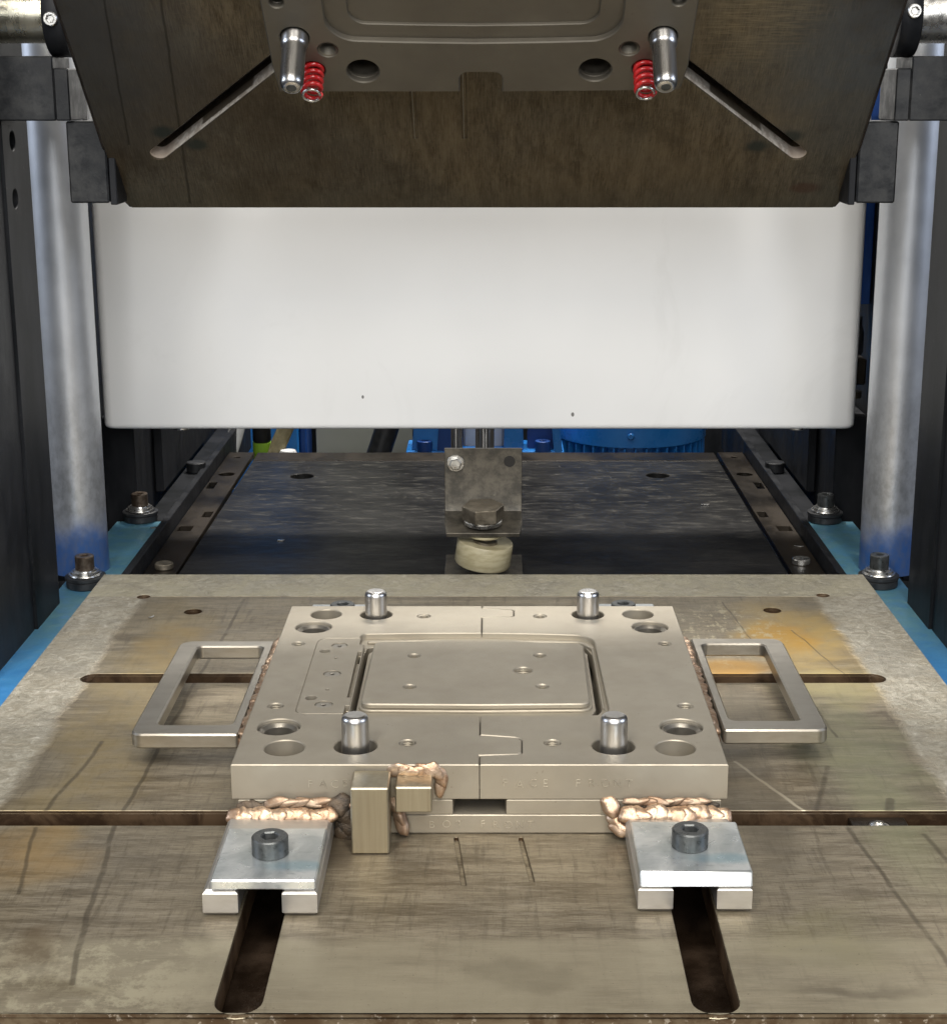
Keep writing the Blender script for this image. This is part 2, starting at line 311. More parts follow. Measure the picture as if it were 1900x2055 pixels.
    hb = m.math('MULTIPLY', m.math('ADD', m.math('MULTIPLY', crust, 1.0), m.math('MULTIPLY', lump, 1.2)), mg)
    b = m.bump(hb, .7, .0026, b)
    b = m.bump(m.math('MULTIPLY', sy, 1.0), .12, .0006, b)
    met = m.mixf(mg, .62, .35)
    r = m.ramp(m.math('ADD', m.math('MULTIPLY', st, .5), m.math('MULTIPLY', pat, .5)), .36, .64, .36, .52)
    return m.fin(col, met, r, b)
M_TABLE = table_mat()

def platen_mat():
    m = NT('brown_patina_platen_steel'); x, y, z = m.xyz()
    big = m.noise(4, 5, .6); st = m.noise(26, 6, .7, m.scaled((3.2, .6, 1))); fi = m.noise(120, 6, .75, m.scaled((4, 1.0, 1)))
    w = m.noise(34, 5, .7, m.scaled((1, 1, 1)), .3)
    col = m.mix(m.ramp(st, .34, .66), (0.10, 0.072, 0.040), (0.215, 0.168, 0.105))
    col = m.mix(m.ramp(big, .36, .64, 0, .75), col, (0.125, 0.112, 0.088)); lg = m.noise(420, 3, .8, m.scaled((2.2, .10, 1))); col = m.mix(m.ramp(lg, .48, .66, 0, .5), col, (0.26, 0.22, 0.16)); col = m.mix(m.ramp(lg, .48, .34, 0, .4), col, (0.04, 0.03, 0.02))
    col = m.mix(m.ramp(fi, .52, .70, 0, .62), col, (0.040, 0.028, 0.016))
    xh = m.noise(150, 5, .75, m.scaled((.6, 4, 1))); col = m.mix(m.ramp(xh, .56, .70, 0, .5), col, (0.27, 0.215, 0.14))
    bl = m.noise(13, 6, .7); col = m.mix(m.ramp(bl, .50, .66, 0, .5), col, (0.055, 0.042, 0.028))
    # bluish grey sides, cross-hatched light rub at upper right
    sd = m.ramp(m.math('ABSOLUTE', x), .20, .34)
    col = m.mix(m.math('MULTIPLY', m.math('MULTIPLY', sd, m.ramp(y, .03, .22)), m.ramp(w, .3, .6, .45, .85)), col, (0.135, 0.145, 0.148))
    rub = m.blob(0.235, 0.30, 0.05, 0.08, .6)
    g = m.noise(90, 4, .7, m.scaled((.4, 5, 1)))
    col = m.mix(m.math('MULTIPLY', rub, m.ramp(g, .45, .62, .15, .8)), col, (0.30, 0.25, 0.16))
    vv = m.noise(2.6, 4, .6); col = m.mix(m.ramp(vv, .48, .62, 0, .5), col, (0.055, 0.036, 0.020)); col = m.mix(m.ramp(vv, .46, .34, 0, .4), col, (0.20, 0.155, 0.095))
    col = m.mix(m.math('MULTIPLY', m.ramp(y, 0.0, 0.05, 1, 0), .35), col, (0.14, 0.125, 0.09))
    for a in [(-0.315, .30, -0.332, .10, .0003, .0012), (-0.267, .30, -0.289, .01, .0004, .0014)]:
        wv = m.vm('ADD', m.co, m.vm('SCALE', m.noise(25, 3), sc=.003))
        col = m.mix(m.math('MULTIPLY', m.seg(*a, wv), .6), col, (0.02, 0.016, 0.012))
    for cx, cy in [(-0.296, .118), (-0.268, .100), (0.292, .112), (0.262, .098)]:
        col = m.mix(m.math('MULTIPLY', m.blob(cx, cy, .010, .008, .5, m.vm('ADD', m.co, m.vm('SCALE', w, sc=.004))), .7), col, (0.020, 0.035, 0.035))
    col = m.mix(m.math('MULTIPLY', m.blob(.315, .032, .014, .008, .4), .5), col, (0.09, 0.03, 0.02))
    r = m.ramp(w, .3, .7, .34, .50)
    return m.fin(col, .65, r, m.bump(fi, .22, .0005))
M_PLATEN = platen_mat()
M_PLATEN_E = simple('dark_platen_edge', (0.035, 0.028, 0.024), (0.08, 0.062, 0.05), .5, .42, 60, (1, 1, 1), .5, .001)  # darker than the platen face, for edge band and backing
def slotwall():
    m = NT('slot_wall_painted_glint'); x, y, z = m.xyz(); ax = m.math('ADD', m.math('ABSOLUTE', x), m.math('MULTIPLY', m.noise(60, 3), .004))
    br = m.math('MAXIMUM', m.ramp(m.math('ADD', z, m.math('MULTIPLY', m.noise(200, 3), .0015)), -.0052, -.0042), m.math('MAXIMUM', m.ramp(ax, .207, .210, 1, 0), m.ramp(ax, .262, .266))); n = m.noise(90, 5, .7)  # bright lip and end bands imitate reflected light over a patchy brown wall
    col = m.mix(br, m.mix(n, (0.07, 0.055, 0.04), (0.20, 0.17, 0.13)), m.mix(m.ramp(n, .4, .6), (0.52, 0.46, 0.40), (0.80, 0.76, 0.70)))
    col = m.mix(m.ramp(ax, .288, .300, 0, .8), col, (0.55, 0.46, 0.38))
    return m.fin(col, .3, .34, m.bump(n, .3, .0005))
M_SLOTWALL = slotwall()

def dark_table():
    m = NT('oiled_black_slide_plate', (0, 2.110, -0.060)); x, y, z = m.xyz()
    n = m.noise(7, 5, .65, m.scaled((1, 2, 1))); st = m.noise(28, 6, .75, m.scaled((1, 3.5, 1)), .4); sp = m.noise(60, 5, .75, m.scaled((1, 2, 1)))
    col = m.mix(m.ramp(n, .36, .64), (0.007, 0.007, 0.008), (0.028, 0.027, 0.026))
    col = m.mix(m.math('MULTIPLY', m.ramp(st, .52, .68, 0, .6), m.ramp(y, 1.85, 2.3, .12, .9)), col, (0.15, 0.14, 0.115))
    sc2 = m.noise(50, 5, .8, m.scaled((2.5, .5, 1)), .5); col = m.mix(m.math('MULTIPLY', m.ramp(sc2, .62, .70, 0, .5), m.ramp(y, 1.9, 2.3)), col, (0.20, 0.185, 0.15))
    col = m.mix(m.ramp(sp, .60, .68, 0, .8), col, (0.012, 0.011, 0.010))
    col = m.mix(m.math('MULTIPLY', m.blob(.215, 1.83, .05, .03, .5, m.vm('ADD', m.co, m.vm('SCALE', n, sc=.05))), .55), col, (0.13, 0.055, 0.025))
    return m.fin(col, .3, m.ramp(st, .3, .7, .28, .46), m.bump(st, .3, .0007), 0.35)
M_SLIDE = dark_table()
M_STRIP = simple('brown_side_strip', (0.010, 0.008, 0.006), (0.036, 0.027, 0.018), .5, .42, 14, (1, .6, 1), .35, .0008)
M_PLATEBR = NT('dark_bracket_plate')
_n = M_PLATEBR.noise(45, 6, .7); _n2 = M_PLATEBR.noise(200, 5, .75)
_c = M_PLATEBR.mix(M_PLATEBR.ramp(_n, .35, .65), (0.060, 0.055, 0.046), (0.14, 0.125, 0.10)); _c = M_PLATEBR.mix(M_PLATEBR.ramp(_n2, .64, .72, 0, .5), _c, (0.32, 0.29, 0.23))
M_PLATEBR = M_PLATEBR.fin(_c, .55, .42, M_PLATEBR.bump(_n2, .3, .0006))

# ------------------------------------------------------------------ mesh helpers (millimetres in, metres out)
def finish(me, ang=32):
    me.transform(Matrix.Scale(MM, 4)) if not me.get('_m') else None
    for p in me.polygons: p.use_smooth = True
    me.set_sharp_from_angle(angle=R(ang))
    return me
def area2(p): return sum(p[i][0] * p[(i + 1) % len(p)][1] - p[(i + 1) % len(p)][0] * p[i][1] for i in range(len(p)))
def circ(cx, cy, r, n=36): return [(cx + r * math.cos(2 * math.pi * i / n), cy + r * math.sin(2 * math.pi * i / n)) for i in range(n)]
def caps(x0, y0, x1, y1, w, n=10):
    a = math.atan2(y1 - y0, x1 - x0); r = w / 2; p = []
    for i in range(n + 1): t = a - math.pi / 2 + math.pi * i / n; p.append((x1 + r * math.cos(t), y1 + r * math.sin(t)))
    for i in range(n + 1): t = a + math.pi / 2 + math.pi * i / n; p.append((x0 + r * math.cos(t), y0 + r * math.sin(t)))
    return p
def rpoly(pts, n=6):
    """polygon with per-corner radius: (x, y, r)"""
    out = []; L = len(pts)
    for i in range(L):
        x, y, r = pts[i]
        if r <= 0: out.append((x, y)); continue
        a = Vector(pts[i - 1][:2]); b = Vector((x, y)); c = Vector(pts[(i + 1) % L][:2])
        u = (a - b).normalized(); v = (c - b).normalized(); ang = u.angle(v)
        t = min(r / math.tan(ang / 2), (a - b).length * .49, (c - b).length * .49)
        r2 = t * math.tan(ang / 2); cen = b + (u + v).normalized() * (r2 / math.sin(ang / 2))
        s = b + u * t; e = b + v * t
        a0 = math.atan2(s.y - cen.y, s.x - cen.x); a1 = math.atan2(e.y - cen.y, e.x - cen.x); d = (a1 - a0 + math.pi) % (2 * math.pi) - math.pi
        for k in range(n + 1): out.append((cen.x + r2 * math.cos(a0 + d * k / n), cen.y + r2 * math.sin(a0 + d * k / n)))
    return out
def rrect(x0, y0, x1, y1, r, n=6): return rpoly([(x0, y0, r), (x1, y0, r), (x1, y1, r), (x0, y1, r)], n)
def slab(outline, holes, z0, z1, c=0.5, gap=0.0):
    """flat plate with through openings and chamfered edges"""
    cu = bpy.data.curves.new('slab', 'CURVE'); cu.dimensions = '2D'; cu.fill_mode = 'BOTH'
    cu.extrude = max((z1 - z0) / 2 - c, 0.0001); cu.bevel_depth = c; cu.bevel_resolution = 0; cu.offset = -(c + gap)
    for k, p in enumerate([outline] + list(holes)):
        ccw = area2(p) > 0
        if (k == 0) != ccw: p = p[::-1]
        s = cu.splines.new('POLY'); s.points.add(len(p) - 1)
        for i, q in enumerate(p): s.points[i].co = (q[0], q[1], 0, 1)
        s.use_cyclic_u = True
    o = bpy.data.objects.new('slabtmp', cu); me = bpy.data.meshes.new_from_object(o)
    bpy.data.objects.remove(o); bpy.data.curves.remove(cu)
    me.transform(Matrix.Translation((0, 0, (z0 + z1) / 2)))
    return me
def box(x0, x1, y0, y1, z0, z1, c=0.5, seg=1):
    bm = bmesh.new(); bmesh.ops.create_cube(bm, size=1)
    for v in bm.verts: v.co = ((x0 + x1) / 2 + v.co.x * (x1 - x0), (y0 + y1) / 2 + v.co.y * (y1 - y0), (z0 + z1) / 2 + v.co.z * (z1 - z0))
    if c > 0: bmesh.ops.bevel(bm, geom=list(bm.edges), offset=c, segments=seg, affect='EDGES', profile=.5)
    me = bpy.data.meshes.new('box'); bm.to_mesh(me); bm.free(); return me
def lathe(prof, n=40, cx=0, cy=0, cz=0, axis='Z', close=True):
    v = []; f = []
    for r, z in prof:
        for i in range(n):
            a = 2 * math.pi * i / n; v.append((r * math.cos(a), r * math.sin(a), z))
    for j in range(len(prof) - 1):
        for i in range(n): f.append((j * n + i, j * n + (i + 1) % n, (j + 1) * n + (i + 1) % n, (j + 1) * n + i))
    if close:
        if prof[0][0] > 1e-6: f.append(tuple(range(n))[::-1])
        if prof[-1][0] > 1e-6: f.append(tuple((len(prof) - 1) * n + i for i in range(n)))
    me = bpy.data.meshes.new('lathe'); me.from_pydata(v, [], f)
    if axis == 'X': me.transform(Matrix.Rotation(R(90), 4, 'Y'))
    if axis == 'Y': me.transform(Matrix.Rotation(R(-90), 4, 'X'))
    me.transform(Matrix.Translation((cx, cy, cz)))
    bm = bmesh.new(); bm.from_mesh(me); bmesh.ops.remove_doubles(bm, verts=bm.verts, dist=1e-5); bmesh.ops.recalc_face_normals(bm, faces=bm.faces) if close else None
    bm.to_mesh(me); bm.free(); return me
def join(*ms):
    bm = bmesh.new()
    for m in ms: bm.from_mesh(m)
    me = bpy.data.meshes.new('join'); bm.to_mesh(me); bm.free(); return me
def tf(me, M): me.transform(M); return me
def tube(pts, r, n=14, taper=None):
    v = []; f = []; P = [Vector(p) for p in pts]; up = Vector((0, 0, 1)); prev = None
    for i, p in enumerate(P):
        d = (P[min(i + 1, len(P) - 1)] - P[max(i - 1, 0)]).normalized()
        if prev is None: s = d.cross(up) if abs(d.z) < .95 else d.cross(Vector((1, 0, 0)))
        else: s = prev - d * prev.dot(d)
        s.normalize(); prev = s; t = d.cross(s); rr = r if taper is None else taper(i / (len(P) - 1)) * r
        for k in range(n):
            a = 2 * math.pi * k / n; v.append(tuple(p + (s * math.cos(a) + t * math.sin(a)) * rr))
    for i in range(len(P) - 1):
        for k in range(n): f.append((i * n + k, i * n + (k + 1) % n, (i + 1) * n + (k + 1) % n, (i + 1) * n + k))
    f.append(tuple(range(n))[::-1]); f.append(tuple((len(P) - 1) * n + k for k in range(n)))
    me = bpy.data.meshes.new('tube'); me.from_pydata(v, [], f)
    bm = bmesh.new(); bm.from_mesh(me); bmesh.ops.recalc_face_normals(bm, faces=bm.faces); bm.to_mesh(me); bm.free(); return me
def hexp(cx, cy, af, rot=0): return [(cx + af / math.sqrt(3) * math.cos(R(60 * i + rot)), cy + af / math.sqrt(3) * math.sin(R(60 * i + rot))) for i in range(6)]
def obj(name, me, mat, parent=None, ang=32, label=None):
    me.name = name; finish(me, ang)
    me.materials.clear(); me.materials.append(mat)
    if parent is not None and parent.get('_world') == 1: me.transform(Matrix.Translation(-parent.location))
    o = bpy.data.objects.new(name, me); C.objects.link(o)
    if parent is not None: o.parent = parent
    if label: o['label'] = label
    return o
def thing(name, label, cat, loc=(0, 0, 0), group=None, world=True):
    """Empty at the base of a thing; loc in mm; parts are given in world mm when world"""
    o = bpy.data.objects.new(name, None); C.objects.link(o); o.location = Vector(loc) * MM; o.empty_display_size = .02
    o['label'] = label; o['category'] = cat
    if group: o['group'] = group
    o['_world'] = 1 if world else 0
    return o
def tag(o, label, cat, group=None):
    o['label'] = label; o['category'] = cat
    if group: o['group'] = group
    return o
def dup(root, loc, label):
    r = root.copy(); C.objects.link(r); r.location = Vector(loc) * MM; r['label'] = label
    for ch in list(root.children):
        c = ch.copy(); C.objects.link(c); c.parent = r
        for g in list(ch.children):
            d = g.copy(); C.objects.link(d); d.parent = c
    return r
def cap_screw(r, z0, h, af, cx=0, cy=0, deep=None, rot=10):
    deep = deep or h * .6
    a = slab(circ(cx, cy, r, 40), [hexp(cx, cy, af, rot)], z0 + h - deep, z0 + h, min(.9, r * .08))
    b = lathe([(0, z0), (r - .3, z0), (r + .02, z0 + .5), (r + .02, z0 + h - deep + 1.1), (0, z0 + h - deep + 1.1)], 40, cx, cy)
    return join(a, b)
def thread(r, z1, depth, cx, cy, pitch=1.4):
    prof = []; z = z1 - 1.0; prof.append((r, z1 - .6))
    while z > z1 - depth: prof += [(r - .9, z), (r, z - pitch / 2)]; z -= pitch
    prof.append((0, z - .5))
    return lathe(prof[::-1], 24, cx, cy, close=False)

# ------------------------------------------------------------------ SETTING: floor, back wall
def struct(name, me, mat):
    o = obj(name, me, mat); o['kind'] = 'structure'; return o
struct('floor', box(-3500, 3500, -1500, 4200, -760, -740, 0), M_DARK)
struct('back_wall', box(-3500, 3500, 3300, 3340, -740, 1500, 0), M_POST)

# ------------------------------------------------------------------ LOWER TABLE
TX0, TX1, TY0, TY1 = -411, 411, 838, 1709
t = thing('press_table', 'wide worn steel press table with slots and rust stains, carrying the lower mould', 'press table', (0, 1270, -60))
slots = [caps(-380, 1097, 380, 1097, 25), caps(-347, 1387, 349, 1387, 24),
         caps(-138, 851, -138, 1060, 28), caps(138, 851, 138, 1060, 28), caps(-138, 1450, -138, 1592, 28), caps(138, 1450, 138, 1592, 28)]
# the front and rear lengthwise slots stop just short of the cross slots
dots = [circ(-292, 1579, 9, 24), circ(292, 1583, 9, 24), circ(-352, 1629, 7, 20), circ(353, 1634, 7, 20)]
grv = [caps(-16.5, 1064, -10, 994, 3.4, 4), caps(29, 1064, 35.5, 999, 3.4, 4)]
out = [(TX0, TY0), (TX1, TY0), (TX1, TY1), (TX0, TY1)]
obj('surface_plate', slab(out, slots + dots + grv, -3, 0, .4), M_TABLE, t)
obj('slot_wall_plate', slab(out, slots + dots, -20, -2.5, .05, -.06), M_TABLE, t)
wide = [caps(-380, 1097, 380, 1097, 40), caps(-347, 1387, 349, 1387, 40)]
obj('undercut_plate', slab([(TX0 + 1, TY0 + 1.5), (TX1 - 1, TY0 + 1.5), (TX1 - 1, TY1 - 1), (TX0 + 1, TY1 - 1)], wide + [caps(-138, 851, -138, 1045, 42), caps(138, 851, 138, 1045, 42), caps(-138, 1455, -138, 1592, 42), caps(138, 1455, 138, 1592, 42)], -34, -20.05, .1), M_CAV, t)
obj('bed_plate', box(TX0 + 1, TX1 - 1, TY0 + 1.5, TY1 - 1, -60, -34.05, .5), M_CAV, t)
tn = thing('slot_nut', 'brown threaded slot nut in the front cross slot, right of the mould', 'slot nut', (289, 1097, -20))
obj('nut_block', slab(rrect(269, 1085, 310, 1109, 1), [circ(289, 1096, 7.4, 28)], -20, -5, .6), M_STRIP, tn)
obj('thread', thread(7.4, -5, 12, 289, 1096, 1.6), M_WASH, tn)

# ------------------------------------------------------------------ LOWER MOULD
m = thing('lower_mould', 'beige steel lower mould with four guide pins and side handles, on the press table', 'mould', (0, 1251, 0))
T0, T1 = 26.6, 53
TH = [(140, 1408, 13.4), (140.3, 1100.5, 14.2), (147.5, 1372, 15.4), (149.2, 1140.5, 15.6), (156, 1328, 4.9), (157, 1183, 5.5), (95, 1407.5, 14.0), (52, 1403, 5.4), (52.4, 1110, 5.6)]
def seam(rev=False):
    p = [(0, 1069), (0, 1087, ), (27, 1089), (30, 1091.5), (30.5, 1115), (28, 1119.5), (25, 1120.5), (0, 1125)]
    q = [(0, 1400), (26, 1401), (28.5, 1403.5), (28.5, 1419), (26, 1421.5), (0, 1426), (0, 1434)]
    return p, q
s1, s2 = seam()
ovL = rpoly([(0, 1162, 0), (-60, 1162.4, 0), (-104, 1163.5, 2), (-104, 1167, 0), (-140, 1167, 8), (-139.5, 1342, 10), (-104, 1342, 0), (-104, 1353, 6), (-60, 1355.3, 0), (0, 1356, 0)])
ovR = rpoly([(0, 1356, 0), (50, 1353.6, 0), (96, 1349, 20), (98, 1165, 14), (50, 1162.4, 0), (0, 1162, 0)])
left = [(-174.5, 1070)] + [(0, 1070)] + s1[1:] + ovL + s2[:-1] + [(0, 1433)] + [(-174.5, 1433)]
right = [(174.5, 1070), (174.5, 1433), (0, 1433)] + s2[:-1][::-1] + ovR + s1[1:][::-1] + [(0, 1070)]
ins = rpoly([(-104, 1167, 0), (-104, 1184, 0), (-100.4, 1184, 0), (-100.4, 1201, 0), (-104, 1201, 0), (-104, 1309, 0), (-100.4, 1309, 0), (-100.4, 1326, 0), (-104, 1326, 0), (-104, 1342, 0), (-139.5, 1342, 10), (-140, 1167, 8)])
hl = [circ(-x, y, r) for x, y, r in TH + [(89.4, 1104, 15.2)]]; hr = [circ(x, y, r) for x, y, r in TH + [(96.2, 1104, 15.2)]]
lp = obj('left_plate', slab(left, hl, T0, T1, .7, .35), M_MOULD, m)
obj('right_plate', slab(right, hr, T0, T1, .7, .35), M_MOULD, m)
# lower half of the pair
base = rpoly([(-170, 1071, 0), (-19, 1071, 0), (-19, 1433, 0), (-170, 1433, 0)])
obj('base_block', slab([(-170, 1071), (170, 1071), (170, 1432), (-170, 1432)], [], 0.4, 14.5, .6), M_MOULD, m)
obj('base_riser', slab([(-170, 1071), (-19, 1071), (-17, 1100), (-17, 1432), (-170, 1432)], [], 14.45, 26.3, .9), M_MOULD, m)
obj('base_riser', slab([(19, 1071), (170, 1071), (170, 1432), (15, 1432), (17, 1100)], [], 14.45, 26.3, .9), M_MOULD, m)
# insert with countersunk screws
ih = [circ(-120.4, 1323.6, 6.9, 28), circ(-120.4, 1255, 7.3, 28), circ(-120.4, 1186.8, 7.1, 28), circ(-131.5, 1309, 4.6, 24), circ(-131.5, 1200, 4.8, 24), circ(-120.5, 1292, 1.8, 14), circ(-120.5, 1218, 1.8, 14)]
ip = obj('side_insert', slab(ins, ih, 43, T1 - .03, .15, -.15), M_MOULD, m)
for y in (1323.6, 1255, 1186.8):
    obj('countersunk_screw', join(slab(circ(-120.4, y, 6.6, 28), [hexp(-120.4, y, 3.4, 20)], 49, 52.3, .35), lathe([(0, 46), (5, 46), (5, 49.3), (0, 49.3)], 20, -120.4, y)), M_HANDLE, m)
# recess floor, ridge, rims, core
fl_slotL = rpoly([(-99.3, 1167, 0), (-95.4, 1167, 0), (-95.4, 1314, 6), (-90, 1327, 0), (-90, 1331, 0), (-97, 1330, 5), (-99, 1312, 0)])
fl_slotR = rpoly([(84, 1172, 0), (89, 1174, 6), (93.0, 1184, 0), (93.0, 1312, 8), (88, 1333, 3), (83, 1335.5, 0), (83, 1333, 0), (89.2, 1314, 6), (88.6, 1186, 6)])
flo = rpoly([(-103.8, 1160, 4), (100, 1160, 14), (100, 1358, 18), (-103.8, 1358, 8)])
obj('recess_floor', slab(flo, [fl_slotL, fl_slotR, rrect(-103, 1290, -100.9, 1308, .3), rrect(-103, 1168, -100.9, 1183, .3), circ(34, 1258, 7, 20)], 36, 48.4, .3), M_MOULD, m)
obj('rim_strip', box(-100.3, -99.5, 1166, 1326, 48.3, 52.4, .15), M_MOULD, m)
obj('rim_strip', slab(rpoly([(93.6, 1186, 0), (95.4, 1184, 0), (95.0, 1326, 8), (86, 1342, 12), (-60, 1345.5, 0), (-98, 1342, 5), (-98, 1339, 4), (-60, 1342.6, 0), (84, 1339, 10), (93.2, 1322, 8)], 5), [], 48.3, 50.6, .5), M_MOULD, m)
CH = [(-55.8, 1293, 4.9), (-56, 1220.7, 4.9), (48.5, 1293.8, 4.9), (48.6, 1221.1, 4.9), (34, 1258, 7.4)]
cor = rpoly([(-93, 1179.5, 9), (78, 1179.5, 9), (81.6, 1326, 0), (-91, 1326, 8)], 6)
def core_outline(e):
    return rpoly([(-92 - e * .8, 1183 - e, 8 + e), (0, 1181.5 - e, 0), (84 + e * .8, 1183.5 - e, 8 + e), (86 + e * .4, 1324 + e * .6, 8 + e), (0, 1333 + e * .6, 0), (-91 - e * .3, 1329 + e * .6, 7 + e)])
obj('core_step', slab(core_outline(2.6), [circ(34, 1258, 7.4, 24)], 48.3, 50.4, .5), M_MOULD, m)
obj('core_plate', slab(core_outline(0), [circ(x, y, r, 30) for x, y, r in CH], 50.3, 54.6, .9), M_MOULD, m)
for x, y, r in CH[:4]: obj('thread', thread(r - .3, 54, 5, x, y, 1.2), M_MOULD, m)
obj('dowel_seat', lathe([(7.2, 44), (7.2, 48), (4.5, 50), (4.4, 46), (3, 49.5), (0, 50.5)][::-1], 24, 34, 1258), M_WASH, m)
# tapped holes, bushings, pins
for sx in (-1, 1):
    for x, y, r in [(156, 1328, 4.9), (157, 1183, 5.5), (52, 1403, 5.4), (52.4, 1110, 5.6)]:
        obj('thread', thread(r - .1, T1, 14, sx * x, y, 1.5), M_MOULD, m)
    for x, y, r in [(147.5, 1372, 15.4), (149.2, 1140.5, 15.6)]:
        b = obj('bushing', lathe([(15.2, 28), (15.2, 50.2), (13.6, 50.4), (12.6, 49.6), (11.0, 48.2), (10.8, 28)], 36, sx * x, y, close=False), M_HANDLE, m)
    for x, y, zt in [(95, 1407.5, 75.5), (96.2 if sx > 0 else 89.4, 1104, 77.2)]:
        obj('guide_pin', lathe([(9.6, 27), (9.9, 28), (9.9, zt - 5.5)] + [(9.9 - 3.6 * (1 - math.cos(R(a))), zt - 4.6 + 4.6 * math.sin(R(a))) for a in range(8, 90, 9)] + [(6.2, zt), (0, zt)], 48, sx * x, y), M_PIN, m, 60)
# side handles
def handle(sx, x0, x1, y0, y1):
    o = rpoly([(x0, y0, 3), (x1, y0, 9), (x1, y1, 12), (x0, y1, 3)] if sx > 0 else [(x0, y0, 9), (x1, y0, 3), (x1, y1, 3), (x0, y1, 12)])
    ix0, ix1 = (x0 + 8, x1 - 18) if sx > 0 else (x0 + 17, x1 - 8)
    return obj('side_handle', slab(o, [rrect(ix0, y0 + 20, ix1, y1 - 15, 6)], 18, 30, 1.3), M_HANDLE, m)
handle(-1, -270, -186, 1182, 1402); handle(1, 188, 270, 1191, 1409)
def weld(path, r, up, ripples, seed=0, flat=.55, wid=1.0, amp=0.0):
    """weld bead laid as overlapping tilted scales along a polyline"""
    rnd = random.Random(seed); P = [Vector(p) for p in path]; up = Vector(up).normalized()
    L = [0]
    for i in range(1, len(P)): L.append(L[-1] + (P[i] - P[i - 1]).length)
    tot = L[-1]; n = max(2, int(ripples)); sp = tot / (n - 1) if n > 1 else tot
    bm = bmesh.new()
    for i in range(n):
        q = i / (n - 1) * tot + rnd.uniform(-.18, .18) * sp; q = min(max(q, 0), tot); j = 1
        while j < len(L) - 1 and L[j] < q: j += 1
        a = P[j - 1].lerp(P[j], (q - L[j - 1]) / max(L[j] - L[j - 1], 1e-6)); d = (P[j] - P[j - 1]).normalized()
        side = d.cross(up).normalized(); u2 = side.cross(d).normalized()
        k = rnd.uniform(.86, 1.12); ln = max(sp * 1.25, r * .55) * rnd.uniform(.9, 1.15)
        B = Matrix((d, side, u2)).transposed().to_4x4()
        T = Matrix.Translation(a + side * rnd.uniform(-.16, .16) * r) @ B @ Matrix.Rotation(rnd.uniform(-.3, .3), 4, 'Z') @ Matrix.Rotation(-.13 + rnd.uniform(-.06, .06), 4, 'Y') @ Matrix.Diagonal((ln, r * wid * k, r * flat * k, 1))
        g = bmesh.ops.create_icosphere(bm, subdivisions=3, radius=1)
        for v in g['verts']:
            c = v.co; w = 1 + .07 * math.sin(5 * c.y + i * 1.7) + .06 * math.sin(6 * c.x + 2.3 * i)
            c.x -= .22 * c.y * c.y          # scales bow backwards like a crescent
            v.co = T @ (c * w)
    me = bpy.data.meshes.new('weld'); bm.to_mesh(me); bm.free(); return me
for sx, y0, y1 in [(-1, 1186, 1400), (1, 1196, 1405)]:
    pts = [(y0, y0 + 52), (y0 + 56, y0 + 118), (y0 + 122, y0 + 162), (y0 + 166, y1)]
    for i, (a, b) in enumerate(pts):
        xx = sx * 180.5
        obj('weld_bead', weld([(xx, a, 29.5), (xx, b, 29.5)], 5.6, (sx * -.35, 0, 1), (b - a) / 4.6, i + 10, .55, 1.0), M_WELD2, m, 60)
    obj('weld_bead', weld([(sx * 178, y0 + 3, 31), (sx * 181, y0 - 2, 28), (sx * 181, y0 - 2, 20)], 5.5, (0, -1, .5), 4, 21, .7), M_WELD2, m, 60)
# forks welded to the base, front and rear
def fork(cx, ya, yb, flip, zt=18.0):
    s = -1 if flip else 1
    p = [(cx - 36.5, ya), (cx - 14, ya), (cx - 14, ya + s * 60), (cx - 10, ya + s * 66), (cx + 10, ya + s * 66), (cx + 14, ya + s * 60), (cx + 14, ya), (cx + 36.5, ya), (cx + 36.5, yb), (cx - 36.5, yb)]
    return obj('clamp_fork', slab(p, [], .4, zt, 2.4), M_ALU, m)
fork(-139, 951, 1070, False); fork(138.5, 956, 1070, False); fork(-138, 1572, 1434, True, 4.0); fork(138, 1572, 1434, True, 4.0)
# heavy weld beads at the front forks
obj('weld_bead', weld([(-170, 1060, 18.6), (-140, 1059, 19.6), (-105, 1059, 20)], 5.6, (0, -1, .8), 12, 3, .42, 1.0), M_WELD, m, 60)
obj('weld_bead', weld([(106, 1060, 20), (138, 1059, 21), (170, 1061, 18.6)], 6.4, (0, -1, .8), 11, 5, .42, 1.0), M_WELD, m, 60)
obj('weld_bead', weld([(-143, 1066, 26), (-112, 1066, 26), (-90, 1066, 25)], 3.6, (0, -1, .4), 8, 6, .6), M_WELD2, m, 60)
obj('weld_bead', weld([(108, 1067, 26), (155, 1067, 26.2)], 3.0, (0, -1, .4), 9, 7, .6), M_WELD2, m, 60)
obj('weld_bead', weld([(93, 1068, 21), (95, 1066, 14), (99, 1062, 8)], 5.8, (0, -1, .3), 3, 8, .55), M_WELD, m, 60)
obj('burnt_scale', weld([(-98, 1066, 22), (-90, 1066, 12), (-94, 1066, 4)], 9, (0, -1, .3), 4.4, 18, .5), M_SPATTER, m, 60)
obj('weld_bead', weld([(-58, 1069, 22), (-56, 1068, 17), (-55, 1067, 9)], 5.2, (0, -1, .3), 3, 9, .55), M_WELD2, m, 60)
obj('weld_bead', weld([(-57, 1069.5, 48.5), (-46, 1069, 48.6), (-33, 1069, 48.2), (-28, 1069.4, 46), (-26, 1069.6, 41), (-27, 1069.8, 36)], 5.0, (0, -1, .1), 7, 12, .36, 1.0), M_WELD, m, 60)
obj('burnt_scale', weld([(-164, 1069, 22), (-140, 1069, 21.5), (-102, 1069, 22)], 4.6, (0, -1, .3), 11, 31, .5), M_SPATTER, m, 60)
obj('burnt_scale', weld([(112, 1069, 22), (140, 1069, 22), (162, 1069, 21.5)], 4.6, (0, -1, .3), 10, 32, .5), M_SPATTER, m, 60)
